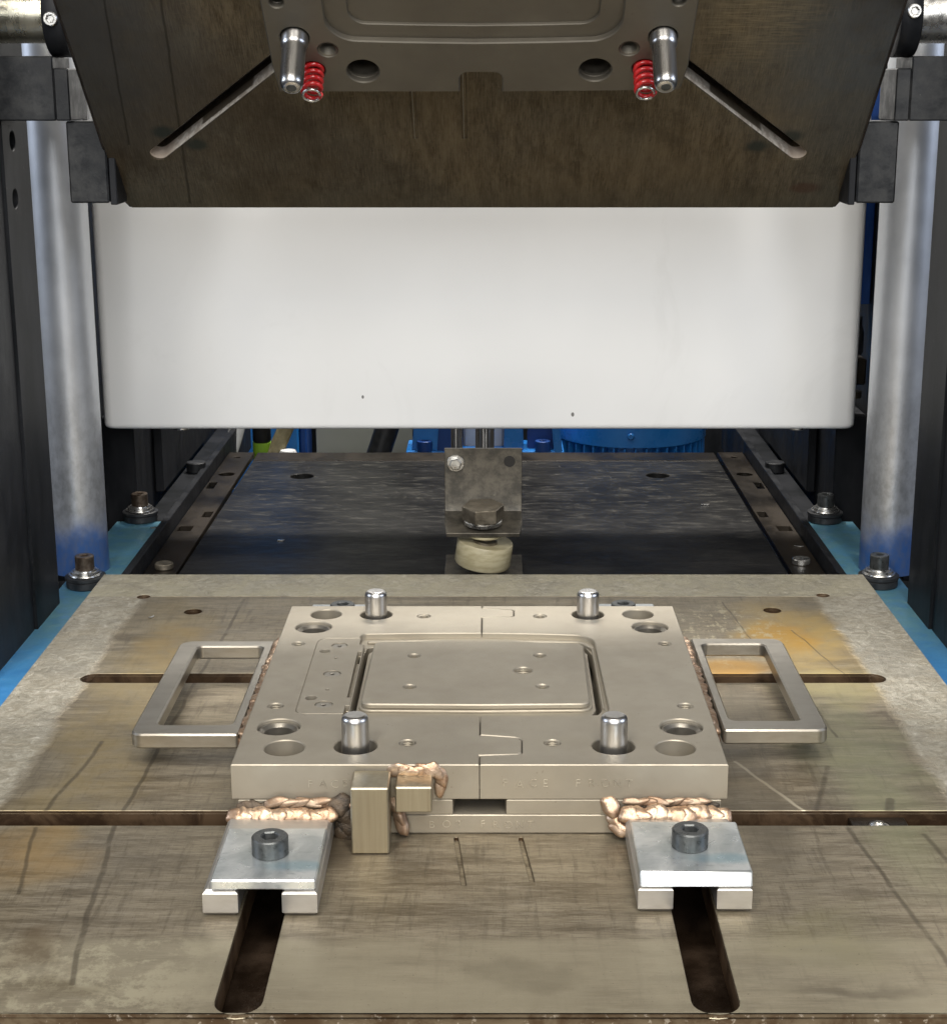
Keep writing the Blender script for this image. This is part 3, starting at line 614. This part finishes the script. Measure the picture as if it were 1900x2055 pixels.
# keys welded to the front
obj('key_block', box(-88, -62, 1038, 1068.5, .4, 49.5, 1.0), M_BRASS, m)
obj('key_block', box(-58, -32.5, 1047, 1069, 27.2, 46.2, 1.0), M_BRASS, m)
# stamped lettering
def text(body, size, x, z, y, parent, mat, sx=1.0, jit=0.5, seed=1, step=None):
    rnd = random.Random(seed); ms = []; px = x
    for ch in body:
        if ch == ' ': px += (step or size) * .8; continue
        cu = bpy.data.curves.new('t', 'FONT'); cu.body = ch; cu.size = size; cu.extrude = .14; cu.offset = -.030 * size; cu.bevel_depth = 0.04; cu.resolution_u = 4
        o = bpy.data.objects.new('t', cu); me = bpy.data.meshes.new_from_object(o); bpy.data.objects.remove(o); bpy.data.curves.remove(cu)
        me.transform(Matrix.Translation((px, y, z + rnd.uniform(-jit, jit))) @ Matrix.Rotation(R(90), 4, 'X') @ Matrix.Rotation(R(rnd.uniform(-4, 4)), 4, 'Z')); ms.append(me)
        px += (step or size)
    return obj('stamped_lettering', join(*ms), mat, parent)
M_STAMP = simple('stamped_edge_steel', (0.40, 0.36, 0.29), (0.62, 0.57, 0.47), .7, .34, 60)
text('FACE', 8.6, 16, 36.2, 1069.75, m, M_STAMP, seed=2, step=9.3)
text('FRONT', 8.6, 67, 36.6, 1069.75, m, M_STAMP, seed=3, step=8.8)
text('FACE', 8.6, -121, 36.2, 1069.75, m, M_STAMP, seed=4, step=8.2)
text('BOT', 8.0, -36, 4.4, 1070.75, m, M_STAMP, seed=5, step=9.6)
text('FRONT', 8.0, 0.5, 4.6, 1070.75, m, M_STAMP, seed=6, step=8.3)

# ------------------------------------------------------------------ STRAP CLAMPS
def clamp(x, y, label, wide=34, front=True):
    c = thing('strap_clamp', label, 'clamp', (x, y, 18.4), 'zinc clamp plates bolted over the slots', world=False)
    obj('clamp_plate', slab(rpoly([(-33.5, -38, 1.5), (33.5, -38, 1.5), (33.5, 38, 1.5), (-33.5, 38, 1.5)], 3), [], .6, 7.6, 1.1), M_ZINC, c)
    obj('cap_screw', cap_screw(12, 7.7, 12.5, 10, 0, 0, 8), M_SCREW, c)
    obj('screw_shank', lathe([(0, -3), (6, -3), (6, -.1), (0, -.1)], 24), M_DARK, c)
    return c
c1 = clamp(-136.5, 988, 'zinc clamp plate with black screw and bluish smear, left of the tall key block')
c2 = thing('strap_clamp', 'zinc clamp plate with black screw at the front right, bright chipped front edge', 'clamp', (139, 995, 18.4), 'zinc clamp plates bolted over the slots', world=False)
bm = bmesh.new(); pb = slab(rpoly([(-36, -40, 1.5), (36, -40, 1.5), (36, 37, 1.5), (-36, 37, 1.5)], 3), [], 0, 9.4, .8); bm.from_mesh(pb)
for v in bm.verts:
    if v.co.y < -38 and v.co.z > 8: v.co.y += 3.4 + (random.uniform(-1.2, 1.2) if v.co.x > 10 else 0)
bm.to_mesh(pb); bm.free()
obj('clamp_plate', pb, M_ZINC, c2)
obj('cap_screw', cap_screw(12, 9.5, 12.5, 10, 0, 0, 8, 0), M_SCREW, c2); obj('screw_shank', lathe([(0, -3), (6, -3), (6, -.1), (0, -.1)], 24), M_DARK, c2)
dup(c1, (-136.5, 1528, 4.4), 'low zinc plate peeping out behind the back left corner of the lower mould')
dup(c1, (137, 1530, 4.4), 'low zinc plate peeping out behind the back right corner of the lower mould')

# ------------------------------------------------------------------ UPPER PLATEN and MOULD (tilted frame: x across, y up along the plate, z out of its face)
A = R(41)
MT = Matrix(((1, 0, 0, 0), (0, -math.cos(A), -math.sin(A), 1.665), (0, math.sin(A), -math.cos(A), .395), (0, 0, 0, 1)))
up = thing('upper_platen', 'tilted dark brown steel upper platen with diagonal slots, hanging over the table', 'platen', world=False); up.matrix_world = MT
def chx(e=0): return [(-350 + e, 0 + e), (349 - e, 0 + e), (356 - e, 15), (358 - e, 700), (-360 + e, 700), (-358 + e, 15)]
ds = [caps(-308, 84, -130, 264, 17, 8), caps(300, 84, 118, 266, 17, 8)]
gu = [caps(-63, 108, -63, 200, 4.2, 4), caps(-16.8, 108, -16.8, 200, 4.2, 4)]
for gx in (-63, -16.8): obj('groove_glint_strip', box(gx - 1.0, gx + .2, 106, 240, -1.3, -.35, .25), M_HANDLE, up)  # pale strips added to imitate the reflection inside the two grooves
obj('face_plate', slab(chx(), ds + gu, -1.3, 0, .6), M_PLATEN, up)
obj('platen_body', slab(chx(.3), ds, -24, -1.35, .2), M_PLATEN, up)
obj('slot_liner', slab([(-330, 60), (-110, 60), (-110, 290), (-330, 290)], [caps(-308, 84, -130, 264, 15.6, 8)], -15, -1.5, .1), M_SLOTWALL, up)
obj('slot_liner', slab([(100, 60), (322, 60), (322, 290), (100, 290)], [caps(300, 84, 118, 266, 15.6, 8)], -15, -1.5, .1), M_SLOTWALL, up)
obj('backing_plate', slab(chx(-4), [], -60, -24.05, .6), M_PLATEN_E, up)
obj('edge_band', slab(chx(-3.5), [[(x, y if y < 600 else 690) for x, y in chx(.6)]], -24, -3, 1.2), M_PLATEN_E, up)
um = thing('upper_mould', 'grey brown upper mould with two bright pins and red springs, bolted under the platen', 'mould', world=False); um.matrix_world = MT
um.matrix_world = MT
H = 50
UO = rpoly([(-173, 229.5, 0), (-18.5, 229.5, 0), (-18.5, 254, 8), (17.5, 254, 8), (17.5, 229.5, 0), (170, 231.5, 5), (174, 262, 0), (175, 600, 0), (-180, 600, 0), (-176, 262, 0)])
def oval(dx, s0, s1, mid, rad, cx=-6, n=10):
    # lower side slightly bowed, large corner radii
    pts = [(cx - dx, 560, 10), (cx - dx, s1, rad), (cx - dx * .5, mid + (s1 - mid) * .35, 0), (cx, mid, 0), (cx + dx * .5, mid + (s1 - mid) * .35, 0), (cx + dx, s1, rad), (cx + dx, 560, 10)]
    return rpoly(pts, n)
o1 = oval(121, 0, 293, 289.5, 26); o2 = oval(102, 0, 307, 304.5, 15); o3 = oval(96, 0, 340, 334.5, 10)
uh = [circ(-100, 255.5, 13.6), circ(96, 257, 13.6), circ(-127.5, 281.5, 8, 28), circ(122.7, 283, 8, 28), circ(-164, 336, 5.8, 24), circ(158.5, 337.5, 5.4, 24), circ(-153.5, 296, 12, 32), circ(149.5, 297, 12, 32), circ(-142, 257, 10.2, 32), circ(137, 259.5, 10.2, 32)]
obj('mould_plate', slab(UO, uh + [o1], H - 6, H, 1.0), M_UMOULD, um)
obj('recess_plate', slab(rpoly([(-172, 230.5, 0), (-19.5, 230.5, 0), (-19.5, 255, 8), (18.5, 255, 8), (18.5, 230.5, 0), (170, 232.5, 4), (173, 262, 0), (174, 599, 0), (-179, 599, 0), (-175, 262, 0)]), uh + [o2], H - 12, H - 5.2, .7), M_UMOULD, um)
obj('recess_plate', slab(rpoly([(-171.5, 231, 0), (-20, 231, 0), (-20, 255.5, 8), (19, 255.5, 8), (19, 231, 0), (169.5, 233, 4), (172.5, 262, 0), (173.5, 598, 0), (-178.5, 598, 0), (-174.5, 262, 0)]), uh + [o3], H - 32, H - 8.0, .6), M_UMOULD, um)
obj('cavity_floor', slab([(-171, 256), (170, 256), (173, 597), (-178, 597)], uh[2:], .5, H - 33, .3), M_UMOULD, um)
obj('mould_foot', join(slab([(-171, 231.5), (-20.5, 231.5), (-20.5, 255), (-171, 255)], [uh[0]] and [], .5, 17, .3), slab([(19.5, 231.5), (169, 233.5), (170, 255), (19.5, 255)], [], .5, 17, .3)), M_UMOULD, um)
for x, s in [(-153.5, 295), (149.5, 296)]:
    obj('guide_pin', lathe([(11.2, 20), (11.2, H + 8), (10.6, H + 9), (10.0, H + 10.4), (9.8, H + 12), (9.8, H + 44), (9.2, H + 49), (7.8, H + 51.4), (6.2, H + 52.3), (0, H + 52.3)], 48, x, s), M_PIN, um, 60)
    obj('centre_mark', lathe([(0, H + 52.25), (4.2, H + 52.25), (3.9, H + 52.6), (0, H + 52.6)], 24, x, s), M_SCREW, um)
for x, s in [(-142, 257), (137, 259.5)]:
    pts = []; turns = 7; h0 = H - 22; h1 = H + 26; N = turns * 18
    for i in range(N + 1):
        a = 2 * math.pi * i / 18; z = h0 + (h1 - h0) * i / N
        pts.append((x + 7.6 * math.cos(a), s + 7.6 * math.sin(a), z))
    sp = obj('red_spring', tube(pts, 2.1, 12), M_RED, um, 60)
    e = [(x + 7.2 * math.cos(a), s + 7.2 * math.sin(a), h1 + 1.0) for a in [R(d) for d in range(0, 330, 12)]]
    obj('ground_end', tube(e, 1.2, 8), M_WASH, sp, 60)
for x, s in [(-127.5, 281.5), (122.7, 283)]: obj('thread', tf(thread(7.8, H, 14, x, s, 1.8), Matrix.Identity(4)), M_UMOULD, um)

# ------------------------------------------------------------------ HINGE BLOCKS, SHAFTS, COLLARS
SIDE = {-1: 'left', 1: 'right'}
for sx in (-1, 1):
    w = SIDE[sx]
    ax = 388
    b = thing('hinge_block', 'scuffed black stepped block %s of the tilted platen, %s' % (w, 'under the greasy shaft' if sx < 0 else 'under the shiny shaft'), 'hinge block', (sx * 440, 1620, 400), 'hinge blocks beside the platen')
    def bx(a, c, *r): return box(min(sx * a, sx * c), max(sx * a, sx * c), *r)
    obj('upper_block', join(bx(388, 402, 1595, 1660, 481, 529, 1.2), bx(402.05, 560, 1595, 1660, 481, 540, 1.2)), M_BRACK, b)
    obj('lower_block', bx(358, 395, 1602, 1655, 404, 480.5, 1.5), M_BRACK, b)
    obj('wear_plate', bx(351, 357.5, 1606, 1650, 402, 500, .8), M_BLACK, b)
    obj('wear_plate', bx(343, 350, 1690, 1730, 396, 478, .8), M_BLACK, b)
    s = thing('hinge_shaft', '%s cylindrical shaft with black collar at the upper %s corner' % ('greasy yellowish' if sx < 0 else 'bright polished', w), 'shaft', (sx * 480, 1625, 576), 'hinge shafts')
    obj('shaft_rod', lathe([(0, 0), (25, 0), (25, 260), (0, 260)], 48, 0, 0, 0, 'X').copy() if False else tf(lathe([(0, 0), (25, 0), (25, 260), (0, 260)], 48, 0, 0, 0, 'X'), Matrix.Translation((407 if sx > 0 else -667, 1625, 577))), M_GREASY if sx < 0 else M_WASH, s, 50)
    col = obj('collar', tf(lathe([(25.5, 0), (37, 0), (38, 1), (38, 19), (37, 20), (25.5, 20)], 48, 0, 0, 0, 'X'), Matrix.Translation((388 if sx > 0 else -408, 1625, 577))), M_BLACK, s, 50)
    obj('set_screw', tf(join(slab(circ(0, 0, 6.6, 28), [hexp(0, 0, 6, 10)], 0, 3, .8), lathe([(0, -2), (6, -2), (6, .4), (0, .4)], 20)), Matrix.Translation((sx * 399, 1625 - 37.6, 573 + (7 if sx > 0 else 0))) @ Matrix.Rotation(R(90), 4, 'X')), M_WASH, s)
    # columns
    c = thing('press_column', 'round grey column with blue sprayed foot standing at the %s of the white panel' % w, 'column', (sx * 468, 1832, -30), 'round press columns', world=True)
    obj('column_tube', lathe([(0, -30), (33, -30), (33, 700), (0, 700)], 64, sx * 468, 1832), M_COL, c, 50)
    c.children[0].data.transform(Matrix.Translation((0, 0, -.03))); c.location.z = 0
    # posts with holes
    p = thing('side_post', 'tall dark steel post with round holes at the %s edge' % w, 'post', (sx * 500, 1600, -60), 'dark side posts')
    ph = []
    for z in (432, 462 + 20 - 3, 385):
        pass
    fl = slab([(-700, 1612), (-26, 1612), (-26, 1700), (-700, 1700)] and [(1612, -60), (1702, -60), (1702, 900), (1612, 900)], [circ(1642, 405.5, 9.5, 28), circ(1646, 461, 9.5, 28), circ(1646, 520, 9.5, 28)], -4, 4, .8)
    obj('post_web', tf(fl, Matrix(((0, 0, 1, sx * 463), (1, 0, 0, 0), (0, 1, 0, 0), (0, 0, 0, 1)))), M_POST, p)
    obj('post_flange', bx(462, 580, 1440, 1611, -60, 900, .8), M_BLACK, p)
    obj('post_core', bx(476, 570, 1612, 1700, -60, 900, .8), M_BLACK, p)
    # rails
    r = obj('blue_rail', bx(414, 474, 900, 2046, -62, -30, 1.5), M_RAIL)
    tag(r, 'worn blue painted rail running back along the %s side of the table' % w, 'rail', 'blue side rails')
    g = thing('guide_rail', 'long dark steel guide bar beside the %s edge of the black slide plate' % w, 'guide rail', (sx * 414, 2200, -90), 'dark guide bars')
    obj('guide_bar', bx(403, 412, 1716, 2760, -90, -24, .8), M_BLACK, g)
    obj('guide_cap', bx(412.05, 440, 2050, 2760, -60, -31, .8), M_POST, g)
    tag(obj('rubber_stop', lathe([(0, 0), (13, 0), (14, 1), (14, 14), (13, 15), (0, 15)], 32, sx * 420, 2330, -31), M_RUBBER, None), 'black rubber disc on the %s guide bar, far back below the white panel' % w, 'rubber stop', 'rubber stops')
    st = thing('side_strip', 'brown steel strip with holes between slide plate and guide bar at %s' % w, 'steel strip', (sx * 384, 2200, -58), 'brown strips')
    hs = [circ(sx * 383, 2370, 12, 24), circ(sx * 384, 2500 - 16, 5, 16), rrect(*( (380, 2050, 398, 2075) if sx > 0 else (-398, 2050, -380, 2075)), 1), rrect(*((366, 2120, 378, 2150) if sx > 0 else (-378, 2120, -366, 2150)), 1), rrect(*((388, 2280, 399, 2320) if sx > 0 else (-399, 2280, -388, 2320)), 1)]
    obj('strip_plate', slab([(sx * 363, 1716), (sx * 402, 1716), (sx * 402, 2520), (sx * 363, 2520)], hs, -52, -44, .5), M_STRIP, st)
    obj('strip_screw', lathe([(0, -44), (10, -44), (11, -43), (11, -38), (10, -37), (0, -37)], 28, sx * 381, 1900 if sx > 0 else 1880), M_WASH if sx > 0 else M_BOLT, st)

def rail_bolt(x, y, label):
    b = thing('rail_bolt', label, 'bolt', (x, y, -30), 'bolts with rubber mounts on the blue rails', world=False)
    obj('rubber_mount', lathe([(0, 0), (20, 0), (21.5, 1.5), (21.5, 8), (20, 9.5), (22.5, 10), (22.5, 13), (20, 14), (0, 14)], 40), M_RUBBER, b)
    obj('washer', lathe([(7, 14), (18, 14), (18.6, 14.8), (18, 16), (16, 16.4), (15.6, 18.6), (13, 19), (12.6, 20.6), (7, 20.6)], 40), M_WASH, b)
    obj('cap_screw', cap_screw(10.5, 20.7, 15.5, 8, 0, 0, 8), M_SCREWR if x < 0 else M_SCREW, b)
    return b
b1 = rail_bolt(-445, 1762, 'brown topped bolt on rubber mount at the back left corner of the table')
b2 = rail_bolt(442, 1766, 'black bolt on rubber mount at the back right corner of the table')
dup(b1, (-443, 2050, -30), 'shadowed bolt on rubber mount further back on the left blue rail')
dup(b2, (437, 2046, -30), 'shadowed bolt on rubber mount further back on the right blue rail')

# ------------------------------------------------------------------ WHITE PANEL
wp = thing('white_panel', 'large plain white rounded panel hanging behind the mould between the columns', 'panel', (-5, 2000, 100))
bm = bmesh.new(); me = slab(rrect(-472, 1998, 460, 2098, 24, 8), [], 100, 700, .2); me2 = bpy.data.meshes.new('wp')
def panel():
    o = rrect(-473, 2000, 460, 2100, 13, 8); n = len(o); rows = []
    cx, cy = -6, 2050
    prof = [(5.5, 100), (3.2, 100.6), (1.4, 102), (.4, 104), (0, 107), (0, 700)]
    v = []; f = []
    for e, z in prof:
        for (x, y) in o:
            v.append((x - math.copysign(min(e, 5), x - cx) * (1 if abs(x - cx) > 444 else 0), y - math.copysign(e, y - cy) * (1 if abs(y - cy) > 28 else 0), z))
    for j in range(len(prof) - 1):
        for i in range(n): f.append((j * n + i, j * n + (i + 1) % n, (j + 1) * n + (i + 1) % n, (j + 1) * n + i))
    f.append(tuple(range(n))[::-1]); f.append(tuple((len(prof) - 1) * n + i for i in range(n)))
    me = bpy.data.meshes.new('p'); me.from_pydata(v, [], f); return me
obj('panel_shell', panel(), M_WHITE, wp, 50); bm.free(); bpy.data.meshes.remove(me)
for x in (-380, 392): obj('underside_screw', lathe([(0, 94), (9, 94), (14, 96), (14, 99.8), (0, 99.8)], 24, x, 2030), M_WASH, wp)

for sx in (-1, 1):
    be = thing('frame_beam', 'pale grey frame beam seen behind the %s shaft' % SIDE[sx], 'beam', (sx * 540, 1960, 500), 'pale frame beams')
    obj('beam_body', box(min(sx * 480, sx * 640), max(sx * 480, sx * 640), 1935, 1990, 500, 640, 2), M_GREYLINER, be)
    obj('beam_cap', box(min(sx * 470, sx * 520), max(sx * 470, sx * 520), 1915, 1934, 516, 540, 4), M_GREYLINER, be)
    fb = thing('inner_wall', 'black inner frame wall behind the %s column' % SIDE[sx], 'frame wall', (sx * 470, 2300, -60), 'black inner walls')
    obj('wall_sheet', box(min(sx * 498, sx * 640), max(sx * 498, sx * 640), 1880, 2700, -60, 480, 2), M_BLACK, fb)
    obj('wall_foot', box(min(sx * 455, sx * 497), max(sx * 455, sx * 497), 2090, 2700, -60, 98, 2), M_BLACK, fb)
    obj('wall_panel', box(min(sx * 442, sx * 454), max(sx * 442, sx * 454), 2200, 2600, -30, 96, 2), M_BLACK, fb)
tag(obj('blue_backing_panel', box(474, 496, 2120, 2140, 240, 700, 1), M_BLUED), 'deep blue strip between the white panel and right column', 'panel')
pc = thing('pipe_clip', 'shiny pipe fitting seen between the white panel and right column', 'pipe fitting', (480, 2110, 180))
obj('fitting_body', lathe([(0, 176), (9, 176), (11, 180), (11, 205), (8, 214), (8, 226), (0, 226)], 28, 478, 2112), M_CHROME, pc)
obj('fitting_block', box(466, 492, 2100, 2130, 138, 172, 2), M_STRIP, pc)
obj('fitting_ring', lathe([(0, 120), (12, 120), (12, 128), (0, 128)], 28, 478, 2112), M_BRASS, pc)

# ------------------------------------------------------------------ SLIDE PLATE
sl = thing('slide_plate', 'large black oiled slide plate behind the table, with round holes', 'slide plate', (0, 2110, -60))
shp = [circ(-268, 2340, 17, 30), circ(252, 2345, 17, 30)]
obj('plate_top', slab([(-358, 1720), (355, 1720), (354, 2440), (-354, 2440)], shp, -56, -40, .8), M_SLIDE, sl)
obj('plate_under', box(-350, 350, 1722, 2436, -70, -56.1, .5), M_DARK, sl)
obj('rear_strip', box(-354, 354, 2440.3, 2496, -60, -39, 1), M_STRIP, sl)

# ------------------------------------------------------------------ CENTRE BRACKET with roller
br = thing('stop_bracket', 'dark angle bracket with a big brown hex bolt and a tilted cream roller below', 'bracket', (0, 1840, -38))
def angle_plate():
    # bent sheet: upright panel, bend, flange towards the viewer
    prof = [(1862, 106), (1862, 40), (1860, 32), (1853, 26), (1842, 22.5), (1812, 18)]
    th = 5; inn = [(1867, 106), (1867, 38), (1864.5, 28.5), (1856, 21.5), (1843, 17.8), (1813, 13)]
    v = []; f = []
    for x, tx in ((-46, 0), (44, 0)):
        for (y, z) in prof + inn[::-1]:
            k = 0
            if z < 16 or y < 1813: k = 3
            v.append((x + (k if x < 0 else -k), y, z))
    n = len(prof) * 2
    f = [tuple(range(n)), tuple(range(2 * n - 1, n - 1, -1))]
    for i in range(n): f.append((i, n + i, n + (i + 1) % n, (i + 1) % n)[::-1])
    me = bpy.data.meshes.new('a'); me.from_pydata(v, [], f)
    bm = bmesh.new(); bm.from_mesh(me); bmesh.ops.recalc_face_normals(bm, faces=bm.faces); bmesh.ops.bevel(bm, geom=[e for e in bm.edges if e.calc_face_angle(0) > .8], offset=.7, segments=1, affect='EDGES'); bm.to_mesh(me); bm.free(); return me
obj('angle_plate', angle_plate(), M_PLATEBR, br)
def hexbolt(af, z0, h, cx, cy):
    o = hexp(0, 0, af, 0); v = []; f = []
    r = af / 2 * 1.0
    n = 36; top = []; 
    sb = slab([(cx + x, cy + y) for x, y in o], [], z0, z0 + h, 1.6); return sb
BM = Matrix.Translation((-1, 1836, 22)) @ Matrix.Rotation(R(6), 4, 'X')
obj('hex_bolt', tf(join(slab(hexp(0, 0, 42, 8), [], 7, 24, 1.0), lathe([(0, 23.5), (18.5, 23.9), (17.5, 24.5), (0, 24.5)], 36)), BM), M_BOLT, br)
obj('washer', tf(slab(circ(0, 0, 22, 40), [], 1.6, 6.8, .9), BM), M_WASH, br)
RM = Matrix.Translation((0, 1836, -9)) @ Matrix.Rotation(R(8), 4, 'Y') @ Matrix.Rotation(R(4), 4, 'X')
ro = obj('roller', tf(lathe([(12, 10), (28, 12.5), (31.8, 12.2), (32.5, 11.2), (32.5, -14), (31, -16.4), (0, -17)], 56), RM), M_NYLON, br, 40)
obj('roller_hub', tf(lathe([(0, 8), (14, 8), (14, 13), (8, 14), (8, 20), (0, 20)], 32), RM), M_BOLT, br)
obj('washer', tf(slab(circ(0, 0, 21, 36), [], 19, 22, .8), RM @ Matrix.Rotation(R(-6), 4, 'Y')), M_NYLON, br)
NM = Matrix.Translation((-33, 1861.5, 89)) @ Matrix.Rotation(R(90), 4, 'X')
nu = obj('lock_nut', tf(join(slab(circ(0, 0, 10, 32), [], 0, 1.8, .4), slab(hexp(0, 0, 12.5, 12), [], 1.8, 9, 1)), NM), M_WASH, br)
obj('stud_end', tf(lathe([(0, 9), (4, 9), (4, 13), (3, 14), (0, 14)], 20), NM), M_BRASS, nu)
obj('bolt_hole', tf(lathe([(0, -.3), (6.6, -.3), (6.6, .4), (0, .4)], 28), Matrix.Translation((29.5, 1861.6, 91)) @ Matrix.Rotation(R(90), 4, 'X')), M_DARK, br)
wpz = obj('wear_pad', slab(rrect(-46, 1800, 45, 1905, 1), [], -39.6, -34, .6), M_PLATEBR); tag(wpz, 'small grey steel pad under the tilted cream roller', 'wear pad')

# rods behind bracket
for x, r, lab in [(0, 12.5, 'thicker of the two chromed rods hanging behind the angle bracket'), (-37, 7.5, 'thinner chromed rod left of the thick one behind the angle bracket')]:
    tag(obj('chrome_rod', lathe([(0, -38), (r - .5, -38), (r, -37), (r, 400), (0, 400)], 48, x, 2112), M_CHROME), lab, 'rod', 'chromed rods')

# loose bright chips
def chip(x, y, z, l, w, rot, label):
    me = slab([(-l / 2, -w / 2), (l * .2, -w * .6), (l / 2, 0), (l * .1, w * .5), (-l * .4, w * .4)], [], 0, .8, .2)
    for v in me.vertices: v.co.z += .15 * abs(v.co.x)
    o = obj('metal_chip', tf(me, Matrix.Rotation(R(rot), 4, 'Z')), M_WASH); o.location = Vector((x, y, z)) * MM
    tag(o, label, 'chip', 'loose metal chips')
chip(-419, 2012, -30, 9, 4, 30, 'tiny bright chip on the left blue rail beside the shadowed bolt')
chip(300, 2170, -40, 14, 4, 5, 'thin bright flake on the right half of the black slide plate')
chip(-255, 1990, -40, 9, 5, 0, 'bright speck on the left half of the black slide plate')
chip(-330, 1560, .1, 8, 3, 60, 'small chip on the rough left margin of the press table')
chip(392, 1975, -44, 12, 4, -20, 'bright flake on the right brown side strip')

# ------------------------------------------------------------------ THINGS FAR BACK
mo = thing('pump_motor', 'bright blue finned electric motor standing behind the slide plate', 'motor', (257, 2900, -330))
obj('fan_cover', lathe([(0, 60), (120, 60), (134, 50), (136, 40), (136, -91), (134, -91), (134, 40), (120, 56)], 72, 257, 2900), M_BLUE, mo, 40)
obj('motor_body', lathe([(0, -330), (112, -330), (112, -80), (0, -80)], 60, 257, 2900), M_BLUE, mo)
fins = []
for i in range(44):
    a = 2 * math.pi * i / 44; b_ = box(108, 134, -1.6, 1.6, -300, -93, .5); fins.append(tf(b_, Matrix.Translation((257, 2900, 0)) @ Matrix.Rotation(a, 4, 'Z')))
for i, fme in enumerate(fins): obj('fin', fme, M_BLUE, mo)
for a in (-94, -20): obj('cover_screw', tf(lathe([(0, 0), (6, 0), (6, 6), (4, 9), (0, 9)], 16), Matrix.Translation((257 + 135 * math.cos(R(a)), 2900 + 135 * math.sin(R(a)), -70)) @ Matrix.Rotation(R(a) , 4, 'Z') @ Matrix.Rotation(R(90), 4, 'Y')), M_BLUE, mo)

ca = thing('pump_casting', 'blue ribbed cast foot bolted behind the slide plate at the centre', 'casting', (0, 2760, -120))
def trap(x0, x1, top0, top1, y0, y1, z0, z1):
    v = [(x0, y0, z0), (x1, y0, z0), (x1, y1, z0), (x0, y1, z0), (top0, y0, z1), (top1, y0, z1), (top1, y1, z1), (top0, y1, z1)]
    me = bpy.data.meshes.new('t'); me.from_pydata(v, [], [(3, 2, 1, 0), (4, 5, 6, 7), (0, 1, 5, 4), (1, 2, 6, 5), (2, 3, 7, 6), (3, 0, 4, 7)])
    bm = bmesh.new(); bm.from_mesh(me); bmesh.ops.bevel(bm, geom=list(bm.edges), offset=2.5, segments=2, affect='EDGES'); bm.to_mesh(me); bm.free(); return me
obj('foot_plate', box(-137, 133, 2735, 2830, -108, -90, 3, 2), M_BLUE, ca)
obj('rib_plate', trap(-128, -70, -118, -80, 2745, 2800, -98, 10), M_BLUE, ca)
obj('rib_plate', trap(-84, -40, -76, -45, 2738, 2810, -97.5, 20), M_BLUED, ca)
obj('rib_plate', trap(30, 64, 32, 60, 2742, 2800, -98, 20), M_BLUE, ca)
obj('rib_plate', trap(70, 120, 74, 112, 2760, 2800, -98, 10), M_BLUED, ca)
obj('rib_plate', trap(116, 131, 106, 116, 2735, 2800, -98, 10), M_BLUE, ca)
for x in (-105, 96): obj('foot_bolt', cap_screw(13, -89.8, 18, 12, x, 2738, 10), M_BLUED, ca)
obj('core_casting', box(-40, 30, 2780, 2860, -97, 30, 4), M_GREYLINER, ca)

cb = thing('grey_cabinet', 'pale grey cabinet with a round black opening, behind the slide plate at left', 'cabinet', (-210, 2960, -330))
obj('cabinet_body', slab([(-312, -330), (-134, -330), (-134, 300), (-312, 300)], [circ(-206, -12, 72, 44)], 0, 12, 1), M_CABINET, cb)
cb.children[0].data.transform(Matrix.Translation(cb.location)); cb.children[0].data.transform(Matrix(((1, 0, 0, 0), (0, 0, 1, 2.95), (0, 1, 0, 0), (0, 0, 0, 1)))); cb.children[0].data.transform(Matrix.Translation(-cb.location)); 
obj('round_fan', tf(lathe([(0, 0), (71, 0), (71, 30), (0, 30)], 44), Matrix.Translation((-206, 2995, -12)) @ Matrix.Rotation(R(90), 4, 'X')), M_DARK, cb)
tag(obj('black_hose', tube([(-100, 2700, 140), (-140, 2720, 40), (-165, 2700, -40), (-195, 2690, -130), (-230, 2700, -220)], 20, 18), M_RUBBER), 'thick black hose slanting across the grey cabinet', 'hose')
bt = thing('blue_tank', 'blue painted tank panel behind the hoses at the left', 'tank', (-372, 2960, -330))
obj('tank_panel', box(-462, -338, 2900, 2990, -330, 300, 3), M_BLUE, bt)
obj('tank_panel', box(-337, -324, 2905, 2990, -330, 300, 3), M_BLUED, bt)
tag(obj('olive_hose', tube([(-290, 2640, 60), (-318, 2630, -10), (-336, 2615, -50), (-356, 2600, -110)], 13, 16), M_HOSE), 'olive yellow hose in front of the blue tank', 'hose', 'hoses left of the cabinet')
tag(obj('wrapped_hose', tube([(-392, 2640, 70), (-400, 2630, -10), (-408, 2615, -40), (-418, 2600, -72), (-420, 2590, -120)], 13, 16), M_GREYLINER), 'pale wrapped hose end at the far end of the left guide bar', 'hose', 'hoses left of the cabinet')
lt = thing('tagged_valve', 'black capped valve stem with a lime green tag before the blue tank', 'valve', (-367, 2640, -140))
obj('valve_cap', lathe([(0, -62), (14, -52), (15, -50), (15, 20), (0, 20)], 24, -367, 2640), M_RUBBER, lt); obj('tag_sleeve', lathe([(0, -140), (15.5, -140), (15.5, -53), (0, -53)], 24, -367, 2640), M_LIME, lt)
tag(obj('yellow_cable', tube([(-520, 2560, 120), (-515, 2560, 0), (-505, 2565, -60)], 5, 10), M_LIME), 'thin yellow green cable hanging under the left end of the white panel', 'cable')
tag(obj('round_plug', lathe([(0, -95), (16, -95), (16, -66), (12, -58), (0, -56)], 28, -320, 2600), M_WHITE), 'small white round plug at the back edge of the slide plate', 'plug')
for o in bpy.data.objects:
    if '_world' in o: del o['_world']
